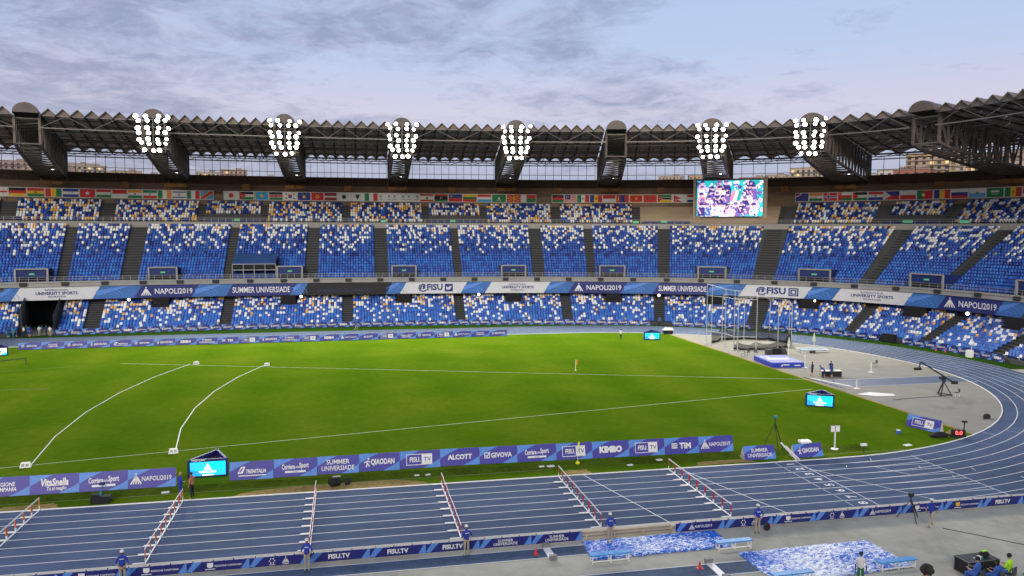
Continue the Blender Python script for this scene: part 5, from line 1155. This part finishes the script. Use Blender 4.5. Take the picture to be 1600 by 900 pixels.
for x, y, wh in ((-.85, -20.78, 'under the person in the high visibility vest'), (-1.8, -21.03, 'under the long-haired person'), (-2.75, -20.78, 'under the person leaning on the table'), (.15, -21.0, 'empty, at the right end of the black table')): chair(x, y, .35, 'dark chair ' + wh)
tb = thing('equipment_table', 'black draped table with bright edging at the lower right', 'table', (-1.5, -19.35, -.03), .03)
MB().box((0, 0, .37), (1.9, .9, .72)).build('drape', C_blk, tb); MB().box((0, 0, .745), (2.0, 1.0, .03)).build('top', M('table_dark', (.05, .048, .045), .5, .1, 3), tb)
eb = MB()
for sx in (-1, 1):
    for sy in (-1, 1): eb.bar((sx * .97, sy * .47, 0), (sx * .97, sy * .47, .76), .035)
for z in (.02, .75): eb.bar((-.97, -.47, z), (-.97, .47, z), .03).bar((-.97, -.47, z), (.97, -.47, z), .03)
eb.build('edging', rail_m, tb)
t = thing('helmet', 'white cap lying on the black table', 'cap', (-1.5, -19.5, .735)); MB().lathe([(.17, 0), (.16, .06), (.1, .13), (.02, .15)], 10).build('crown', C_wh, t); MB().box((-.22, 0, .03), (.16, .16, .03)).build('peak', C_wh, t)
t = thing('sports_bag', 'black and yellow bag on the black table', 'bag', (-1.05, -19.35, .735)); MB().lathe([(.12, 0), (.2, .08), (.2, .2), (.1, .3)], 8, sx=1.4).build('bag_body', C_blk, t); MB().box((0, 0, .3), (.3, .12, .06)).build('flap', C_hv, t)
for i, x in enumerate((-1.75, -1.55)): 
    t = thing('water_bottle', 'teal bottle on the table edge, %s one' % ('left' if i == 0 else 'right'), 'bottle', (x, -19.75, .735)); MB().lathe([(.035, 0), (.035, .15), (.015, .2)], 8).build('bottle_body', C_teal, t); MB().lathe([(.018, .2), (.018, .23)], 8).build('cap', C_wh, t)
# spectator seated low in the near stand, just below the camera, on its terrace
sp = Vector((-23.62, -37.9, 0))
nst = thing('near_stand', 'concrete terrace of the near stand below the viewer', 'stand', (0, 0, 0)); mb = MB(); pr_ = []
for i in range(22): pr_ += [(-33.0 - i * .8, 6.73 + (i - 1) * .36), (-33.0 - i * .8, 6.73 + i * .36)]
vs = [(x, y, z) for x in (-60, 30) for y, z in [(-32.9, 0)] + pr_]; k = len(pr_) + 1
MB().add(vs, [(i, i + 1, k + i + 1, k + i) for i in range(k - 1)]).build('terrace', con_l, nst)
person('sit', (-21.36, -38.75, 9.25), -.1, 'dark haired spectator whose head shows at the lower edge', C_nv, C_nv, hair=HR)
t = [o for o in bpy.data.objects if o.get('label', '').startswith('dark haired spectator')][0]
hair = MB()
for i in range(70):
    a, b = random.uniform(0, 6.28), random.uniform(-.35, 1.4); r = .105
    hair.lathe([(.02, -.045), (.05, 0), (.02, .045)], 5, (r * math.cos(a) * math.cos(b), r * math.sin(a) * math.cos(b), 1.2 + r * math.sin(b)))
hair.build('curly_hair', HR, t)

# tunnel crowd, far athletes
rs_ = random.Random(11)
CR = [('blue shirt', C_blue, C_nv), ('white shirt', C_wh, C_nv), ('blue shirt', C_blue, C_blue), ('white shirt', C_wh, C_kh), ('teal top', C_teal, C_teal), ('navy shirt', C_nv, C_blk)]
for i in range(18):
    s = TUN[0] + .6 + rs_.random() * 5.0 if i < 13 else TUN[0] - 1.8 + rs_.random() * 1.6; d_ = rs_.uniform(-1.2, 1.6) if i < 13 else rs_.uniform(-.8, -.2)
    nm, a, b = CR[i % 6] if i < 13 else CR[4 if i % 2 else 2]; x, y = P(s, d_)
    person('stand' if i % 3 else 'talk', (x, y, -.01), math.pi + rs_.uniform(-.8, .8), 'person in %s waiting in the dark tunnel mouth, %s of the group' % (nm, ORD[i]), a, b, shorts=i % 2 == 0, group='people gathered at the tunnel')
person('run', (-32.5, 84.3, .01), -1.4, 'person in blue top running along the far track', C_blue, C_kh)
person('walk', (9.5, 65.3, 0), -.5, 'athlete in white top and black shorts on the far grass', C_wh, C_blk, shorts=True, skin=SKD)
x, y = P(62.9, -.4); person('stand', (x, y, 0), math.pi, 'person in light blue at the foot of a far stair', C_lb, C_nv)

# ------------------------------------------------------------------ high jump and throwing area
mat_b = M('mat_blue', (.025, .05, .42), .5, .08, 2); mat_t = M('mat_top', (.16, .19, .55), .5, .08, 2)
hm = thing('landing_mat', 'big blue high jump landing mat with white patches', 'mat', (22.6, 40.1, -.006), -.12)
MB().box((0, 0, .30), (4.4, 5.8, .56)).build('base', mat_b, hm); MB().box((0, 0, .64), (4.3, 5.7, .1)).build('top_pad', mat_t, hm)
d = D2(); d.rect(-1.6, -.6, 1.4, .5); d.rect(-1.9, 1.2, -.6, 1.7); d.build('white_patch', C_wh, lambda a, b, e: (a, b, .692 + e), hm, .004)
d = D2(); d.rect(-.6, .3, .2, .42); d.rect(.9, .22, 1.7, .34); d.poly([(-.95, .15), (-.75, .15), (-.6, .4), (-.8, .42)]); d.build('print', C_wh, lambda a, b, e: (a, -2.905 - e, b), hm, .004)
def post(x, y, h, label, mt=hw_m, r=.045):
    t = thing('jump_post', label, 'post', (x, y, -.006)); MB().lathe([(r, 0), (r, h)], 6).build('pole', mt, t); MB().box((0, 0, .03), (.6, .5, .06)).build('foot', mt, t); MB().box((0, .08, h * .72), (.12, .16, .1)).build('bracket', mt, t)
post(24.3, 36.6, 2.1, 'white high jump post at the near corner of the mat'); post(26.4, 43.9, 2.6, 'white high jump post behind the blue mat')
def umbrella(x, y, label):
    t = thing('parasol', label, 'parasol', (x, y, -.006), 0, 'closed parasols'); MB().lathe([(.03, 0), (.03, 2.9)], 6).build('pole', hw_m, t); MB().lathe([(.04, 1.35), (.24, 1.55), (.17, 2.2), (.05, 2.8)], 8).build('folded_canopy', M('parasol_pale_green', (.52, .60, .45), .8, .1, 5), t); MB().lathe([(.3, 0), (.3, .08), (.05, .14)], 10).build('base', lamp_body, t)
umbrella(33.2, 48.2, 'closed pale parasol beside the stack of white frames'); umbrella(26.9, 44.6, 'closed pale parasol right behind the blue mat')
fr = thing('frame_stack', 'low stack of white and grey frames under a closed parasol', 'frames', (33.2, 48.6, -.006), -.1)
for z in (.12, .4): MB().bar((-2, -1, z), (2, -1, z), .12).bar((-2, 1, z), (2, 1, z), .12).bar((-2, -1, z), (-2, 1, z), .12).bar((2, -1, z), (2, 1, z), .12).build('frame', hw_m, fr)
MB().box((0, 0, .3), (3.6, 1.7, .25)).build('pad', M('pad_teal_grey', (.18, .30, .38), .6, .1, 3), fr); MB().box((-.6, -1.3, .2), (.7, .4, .4)).build('box', lamp_body, fr)
tb2 = thing('officials_table', 'table with black drape where officials stand beside the throwing area', 'table', (24.0, 30.7, -.006), -.15)
MB().box((0, 0, .73), (2.6, .8, .05)).build('top', hw_m, tb2); MB().box((0, -.35, .36), (2.5, .05, .68)).build('drape', C_blk, tb2)
for sx in (-1, 1): MB().bar((sx * 1.2, .3, 0), (sx * 1.2, .3, .7), .05).build('leg', rail_m, tb2)
t = thing('sports_bag', 'yellow-green bag on the officials table', 'bag', (24.3, 30.7, .75)); MB().lathe([(.1, 0), (.2, .1), (.12, .25)], 8, sx=1.5).build('bag_body', C_hv, t); MB().box((0, 0, .27), (.2, .05, .06)).build('handle', C_blk, t)
for (x, y, rz, s_, b_, ps, lb_) in ((21.9, 31.3, .4, C_nv, C_blk, 'stand', 'person in dark clothes left of the officials table'), (22.7, 30.0, 1.2, C_blue, C_nv, 'bend', 'person in blue bending beside the officials table'), (23.5, 29.7, .4, C_blue, C_nv, 'stand', 'person in blue shirt standing before the officials table'), (24.6, 31.5, 2.8, C_nv, C_nv, 'stand', 'person in navy behind the officials table')):
    person(ps, (x, y, 0), rz, lb_, s_, b_, shorts=True)
for i, (x, y) in enumerate(((20.9, 46.5), (22.0, 47.2), (23.2, 47.0))): chair(x, y, 1 + i, 'dark chair behind the blue mat, %s from the left' % ORD[i])
lsb = thing('speaker_case', 'black equipment cases beside the hammer cage', 'case', (26.2, 47.2, 0)); MB().box((-.9, 0, .4), (.8, .7, .8)).build('case', lamp_body, lsb); MB().box((.3, .1, .45), (1.3, .6, .9)).build('case', inner, lsb); MB().lathe([(.5, 0), (.55, .3), (.3, .9)], 9, (1.5, .1, 0)).build('covered_reel', lamp_body, lsb)
# hammer cage
pole_m = M('cage_pole', (.50, .51, .52), .4, .08, 2, metal=.3)
cg = thing('hammer_cage', 'tall metal hammer cage with lowered black net', 'cage', (0, 0, 0))
PO = [(21.4, 59.0, 9.4, 0), (21.9, 58.3, 9.4, 0), (22.8, 55.6, 8.8, 0), (22.5, 52.2, 8.9, 0), (22.9, 51.8, 8.9, 0), (25.6, 51.2, 8.6, 1), (29.2, 51.3, 7.0, 1), (32.6, 53.2, 7.0, 1), (34.3, 56.6, 7.0, 1), (33.0, 60.2, 7.0, 1), (29.5, 62.0, 7.0, 1), (25.4, 61.6, 7.6, 1)]
tops = []
for x, y, h, bend_ in PO:
    v = Vector((28.2 - x, 56.3 - y, 0)).normalized(); p = MB(); pts = [(x, y, 0), (x, y, h - .6)]
    if bend_: pts += [(x + v.x * .25, y + v.y * .25, h - .15), (x + v.x * .9, y + v.y * .9, h)]
    else: pts += [(x, y, h)]
    p.tube([Vector(q) for q in pts], .06, 6); p.box((x, y, .03), (.5, .5, .06)); p.build('pole', pole_m, cg); tops.append(Vector(pts[-1]))
mb = MB()
for a, b in zip(tops[5:], tops[6:]): mb.bar(a, b, .05)
mb.build('top_cable', pole_m, cg)
for (i, j) in ((0, 2), (2, 3), (3, 5)):
    mb = MB(); a, b = PO[i], PO[j]
    for z in (2.0, 7.6): mb.bar((a[0], a[1], z), (b[0], b[1], z), .08)
    mb.bar((a[0], a[1], a[2]), (b[0], b[1], b[2]), .09); mb.build('gate_rail', pole_m, cg)
net_m = bpy.data.materials.new('black_net'); net_m.use_nodes = True; t_ = net_m.node_tree
bsd = t_.nodes['Principled BSDF']; bsd.inputs['Base Color'].default_value = (.012, .012, .014, 1); bsd.inputs['Roughness'].default_value = .9
vn = N(t_, 'ShaderNodeTexVoronoi'); vn.inputs['Scale'].default_value = 9; gg = N(t_, 'ShaderNodeNewGeometry'); t_.links.new(gg.outputs['Position'], vn.inputs['Vector'])
t_.links.new(mathn(t_, 'ADD', mathn(t_, 'MULTIPLY', mathn(t_, 'GREATER_THAN', vn.outputs['Distance'], .32), .35), .42, True), bsd.inputs['Alpha'])
ringp = [Vector((x, y, 0)) for x, y, h, b_ in PO[3:]] + [Vector((21.9, 58.3, 0))]
for hi, mt_, nm in ((2.3, net_m, 'net'), (.55, lamp_body, 'net_heap')):
    vs, fs = [], []
    for a, b in zip(ringp, ringp[1:]):
        o = len(vs); K = 6
        for i in range(K + 1):
            u_ = i / K; p_ = a.lerp(b, u_); sag = 1 - .35 * math.sin(math.pi * u_); wob = .15 * math.sin(17 * u_ + len(vs))
            far_ = 1.0 if p_.y > 54.5 or hi > 1 and p_.x > 31 else .55
            vs += [(p_.x + wob, p_.y, .01), (p_.x + wob * .5, p_.y + .1, hi * sag * (far_ if hi > 1 else random.uniform(.6, 1.1)))]
        fs += [(o + 2 * i, o + 2 * i + 2, o + 2 * i + 3, o + 2 * i + 1) for i in range(K)]
    MB().add(vs, fs).build(nm, mt_, cg)
struct(MB().lathe([(1.2, 0), (1.2, .008)], 24, (28.4, 56.3, -.004)).build('throwing_circle_ground', M('circle_concrete', (.42, .41, .38), .7, .1, 2)))
# camera crane
jb = thing('camera_crane', 'black camera crane with tilted arm on the throwing area', 'camera crane', (29.5, 18.6, -.006), 0); jm = M('crane_black', (.02, .02, .022), .5, .1, 3)
for a, b in ((-.7, -.5), (.7, -.5), (0, .8)): MB().bar((a, b, 0), (0, 0, 1.55), .1).build('leg', jm, jb)
MB().bar((-.7, -.5, .12), (.7, -.5, .12), .07).bar((.7, -.5, .12), (0, .8, .12), .07).bar((0, .8, .12), (-.7, -.5, .12), .07).build('spreader', jm, jb)
MB().box((0, 0, 1.7), (.3, .3, .35)).build('pivot', jm, jb); MB().bar((1.2, -.2, 1.35), (-2.6, .5, 3.7), .14).build('arm', jm, jb); MB().box((1.2, -.2, 1.4), (.55, .4, .3)).build('counterweight', jm, jb); MB().box((-.3, -.1, 1.95), (.6, .3, .25)).build('monitor', jm, jb)
hd_ = MB().bar((-2.6, .5, 3.7), (-2.7, .5, 3.0), .1).build('head', jm, jb); MB().box((-2.95, .45, 2.95), (.75, .3, .28)).lathe([(.1, 0), (.12, .25)], 8, (-3.3, .45, 2.82)).build('camera', jm, hd_)
chair(30.6, 17.9, 1.2, 'black chair with white frame beside the camera crane', jm, hw_m); chair(34.2, 36.0, .4, 'dark chair alone on the grey throwing area', ch_m)
post(30.7, 32.1, 1.3, 'short white post on the throwing area')
t = thing('equipment_bag', 'black bag lying on the grey area by the inner kerb', 'bag', (25.9, 8.9, -.006), .4); MB().lathe([(.35, 0), (.45, .15), (.3, .38), (.08, .45)], 9, sx=1.1, sy=.7).build('bag_body', C_blk, t); MB().tube([(-.3, 0, .1), (-.7, -.1, .03), (-1.0, -.15, .02)], .03).build('strap', C_blk, t)
# javelin arc beam, sheets on the ground
jv = thing('stop_beam', 'long white beam along the edge of grass and javelin runway', 'beam', (0, 0, 0)); MB().bar((20.9, 30.0, .03), (22.6, 24.6, .03), .18, .07).build('beam', kerbm, jv); MB().bar((20.35, 30.6, .02), (21.2, 24.0, .02), .12, .05).build('dark_edge', inner, jv)
tag(MB().add([(20.6, 20.9, .004), (22.6, 21.5, .03), (24.6, 20.2, .02), (24.2, 19.4, .004), (22.0, 19.5, .025)], [(0, 4, 1), (1, 4, 3, 2)]).build('white_sheet', kerbm), 'flat white sheet lying by the edge of the throwing area', 'sheet')
post(22.5, 23.6, 1.0, 'small white measuring stand by the javelin runway')
# things along the near infield
tp = M('tripod_black', (.02, .022, .022), .5, .1, 3)
def tripod(x, y, h, sp_, label, top=C_teal):
    t = thing('tripod', label, 'tripod', (x, y, 0))
    for a in (.3, 2.4, 4.5): MB().bar((sp_ * math.cos(a), sp_ * math.sin(a), .0), (0, 0, h * .86), .045).build('leg', tp, t)
    MB().bar((0, 0, h * .6), (0, 0, h), .04).build('column', tp, t); MB().box((0, 0, h + .08), (.26, .2, .2)).build('camera', top, t); MB().box((.05, .1, h - .06), (.2, .14, .12)).build('mount', tp, t)
tripod(-.1, 2.8, 2.75, 1.0, 'tall black tripod with teal camera at the finish line'); tripod(.25, -12.3, 1.5, .75, 'black tripod before the low barrier beside the walking official', tp)
t = thing('photo_finish_post', 'white tubes leaning beside the finish tripod', 'post', (.1, .2, 0)); MB().bar((.25, .1, .02), (-.25, 1.6, 1.0), .1).build('tube', hw_m, t); MB().bar((.45, .0, .02), (.0, 1.3, .8), .08).build('tube', hw_m, t)
t = thing('sensor_box', 'white box on a blue stand behind the finish board', 'box', (1.9, 1.7, 0)); MB().box((0, 0, 1.0), (.85, .6, .18)).build('lid', hw_m, t); MB().box((0, 0, .5), (.5, .4, .9)).build('stand', C_blue, t)
t = thing('lap_sign', 'white lap counter sign on a thin post on the grass', 'sign', (5.1, 2.4, 0)); MB().bar((0, 0, 0), (0, 0, 1.45), .08).build('post', hw_m, t); MB().lathe([(.32, 0), (.3, .05)], 12).build('foot', hw_m, t)
for k in (-1, 1): MB().box((k * .22, 0, 1.7), (.38, .06, .5)).build('sign_plate', C_wh, t)
MB().box((0, .02, 1.7), (.9, .04, .54)).build('frame', tp, t)
t = thing('small_camera', 'small camera on a short black stand beside the kerb', 'camera', (6.75, .95, 0)); MB().bar((0, 0, 0), (0, 0, .6), .05).build('stand', tp, t); MB().box((-.05, 0, .68), (.5, .2, .16)).build('camera_body', kerbm, t)
for i, (x, y, w_) in enumerate(((11.8, 2.2, .7), (-18.9, 2.5, .55), (-19.6, 2.55, .4), (-29.0, 2.3, .35), (-28.2, 2.3, .35), (-10.2, 2.4, .5), (-3.2, 2.0, .6), (-12.9, 1.6, .45), (-46.0, 2.0, .5))):
    tag(MB().box((x, y, .025), (w_, w_ * .6, .045), .2).build('ground_plate', kerbm), 'small white plate lying in the grass near the boards, %s' % ['by the bend', 'under the right newspaper board', 'smaller, left of the yellow flag', 'below the board reading ALCOTT', 'right of another below ALCOTT', 'below the board reading TIM', 'left of the lone finish board', 'nearest to the kerb', 'by the two talking people'][i], 'plate', 'white plates in the grass')
t = thing('blue_box', 'small blue and white box on the grass near the bend', 'box', (13.7, 5.7, 0), .5); MB().box((0, 0, .14), (.45, .3, .26)).build('box_body', C_lb, t); MB().box((0, 0, .28), (.4, .26, .05)).build('lid', C_wh, t)
tm = thing('timing_clock', 'black clock with red digits 0.0 beside the inner kerb', 'clock', (17.9, 3.55, 0), -.35); MB().box((0, 0, .42), (1.1, .3, .5)).build('case', inner, tm); MB().box((0, .1, .1), (1.2, .5, .2)).build('base', inner, tm)
D2().text('0.0', 0, .43, .34, fat=.03).build('digits', M('led_red', (1, .08, .08), .5, 0, emit=2.2), lambda a, b, e: (a, -.155 - e, b), tm); MB().bar((.5, .1, .4), (.55, .15, 1.3), .07).box((.55, .15, 1.35), (.4, .2, .16)).build('sensor', tp, tm)
t = tag(MB().lathe([(.5, 0), (.62, .18), (.3, .4), (.08, .46)], 9, (16.4, 4.0, 0), sx=1.6, sy=.7).build('covered_cable_drum', inner), 'black covered bundle on the grass beside the timing clock', 'bundle')
t = thing('wind_flag', 'thin yellow flag on a stick before the infield boards', 'flag', (-16.7, 2.75, 0)); MB().lathe([(.16, 0), (.18, .1), (.05, .2)], 8).build('base', M('flag_yellow', (.75, .72, .02), .6, .05, 4), t); MB().bar((0, 0, .1), (0, 0, 1.6), .03).build('stick', hw_m, t); MB().add([(0, -.02, .9), (.03, 0, .9), (.16, 0, 1.65), (.04, 0, 1.75)], [(0, 1, 2, 3)]).build('pennant', MATS['flag_yellow'], t)
t = thing('marker_flag', 'small orange marker flag on the middle of the grass', 'flag', (-5.6, 40.4, 0)); MB().bar((0, 0, 0), (0, 0, 1.4), .05).build('stick', hw_m, t); MB().add([(0, -.02, .7), (.28, .05, .75), (.28, 0, 1.35), (0, 0, 1.4)], [(0, 1, 2, 3)]).build('pennant', M('flag_orange', (.7, .3, .03), .6, .05, 4), t); MB().lathe([(.14, 0), (.12, .08)], 8).build('base', kerbm, t)
t = thing('equipment_case', 'black case with bottle and small flag beside the kerb', 'case', (-49.65, .75, 0), .02); MB().box((0, 0, .24), (1.15, .5, .46)).build('case_body', inner, t); MB().box((-.3, .1, .52), (.5, .3, .12)).build('bag', C_blk, t); MB().lathe([(.07, .47), (.07, .72), (.03, .8)], 8, (.0, 0, 0)).build('bottle', C_teal, t); MB().bar((.08, .2, .4), (.08, .2, 1.15), .03).box((.05, .2, 1.2), (.35, .1, .18)).build('camera', C_nv, t)
t = thing('broadcast_camera', 'covered black broadcast camera on the sandy strip before the boards', 'camera', (-34.6, 1.1, 0), .1); t.scale = (.8, .8, .72); MB().lathe([(.3, .05), (.5, .3), (.45, .75), (.15, .95)], 8, (-.25, 0, 0), sx=1.2, sy=.7).build('rain_cover', inner, t); MB().lathe([(.2, 0), (.28, .3), (.2, .6), (.08, .75)], 8, (.85, .1, 0)).build('pack', C_blk, t); MB().box((-.1, 0, .92), (.7, .35, .1)).build('top_plate', ch_m, t)
mb = MB()
for a in (0, 2.1, 4.2): mb.bar((-.25 + .5 * math.cos(a), .4 * math.sin(a), .01), (-.25, 0, .4), .05)
mb.build('tripod_legs', tp, t)
t = thing('backpack', 'black backpack with red trim beside an official at the barrier', 'backpack', (-9.35, -12.0, -.03), .4); MB().lathe([(.18, 0), (.25, .1), (.22, .35), (.08, .46)], 8, sy=.6).build('pack_body', C_blk, t); MB().bar((.2, -.1, .08), (.05, -.12, .4), .04).build('red_trim', MATS['cone_red'], t)
ct = thing('groundsman_cart', 'small dark cart under a white cover at the far corner of the grass', 'cart', (19.9, 70.6, 0), -.1); ct.scale = (.8, .8, .8); MB().box((0, 0, .5), (2.0, 1.0, .6)).build('cart_body', inner, ct); MB().add([(-1.1, -.6, .85), (1.2, -.6, .85), (1.2, .6, .85), (-1.1, .6, .85), (-.6, -.3, 1.35), (1.0, -.3, 1.3), (1.0, .3, 1.3), (-.6, .3, 1.35)], [(0, 1, 5, 4), (1, 2, 6, 5), (2, 3, 7, 6), (3, 0, 4, 7), (4, 5, 6, 7)]).build('white_cover', C_wh, ct)
for xx in (-.7, .7): MB().lathe([(.2, -.06), (.2, .06)], 10).build('wheel', tp, ct).matrix_local = Matrix.Translation((xx, -.5, .2)) @ Matrix.Rotation(math.pi / 2, 4, 'X')
x, y = P(103.2, -.4); ls = thing('loudspeaker', 'black loudspeaker cabinet standing between boards at the stand foot', 'loudspeaker', (x, y, 0), face(103.2)); MB().box((0, 0, .68), (2.1, .9, 1.3)).build('cabinet', inner, ls); MB().box((0, -.46, .68), (1.9, .03, 1.1)).build('grille', tp, ls)
# small clutter at the foot of the right bend
x, y = P(118.5, -1.2); t = thing('steward_post', 'white and grey equipment with pole at the right edge by the boards', 'equipment', (x, y, 0), face(118.5)); MB().box((0, 0, .5), (.8, .6, 1.0)).build('cabinet', kerbm, t); MB().bar((.3, 0, 0), (.3, 0, 3.0), .06).build('pole', hw_m, t); MB().lathe([(.05, 1.6), (.4, 1.9), (.1, 2.6)], 8, (.3, 0, 0)).build('cover', C_wh, t)
for i, s in enumerate((112.2, 113.9)): 
    x, y = P(s, -1.0); t = thing('red_cone', 'red marker cone on the verge by the boards at the right bend, %s one' % ORD[i], 'cone', (x, y, -.01)); MB().lathe([(.14, 0), (.1, .06), (.03, .5)], 8).build('cone', MATS['cone_red'], t); MB().lathe([(.03, .5), (.015, .8)], 6).build('stick', MATS['cone_red'], t)
# cables
cbm = M('cable_black', (.02, .02, .02), .7, .1, 3)
tag(MB().tube([(1.2, -13.9, -.015), (2.4, -15.2, -.015), (3.6, -16.6, -.015), (5.4, -18.3, -.015), (8, -20, -.015)], .02, 5).build('cable', cbm), 'thin dark cable across the concrete behind the walking official', 'cable')
tag(MB().tube([(22.5, 17.6, .01), (25, 18.0, .01), (28.8, 18.2, .01)], .03, 5).build('cable', cbm), 'dark cable from the camera crane across the grey area', 'cable')
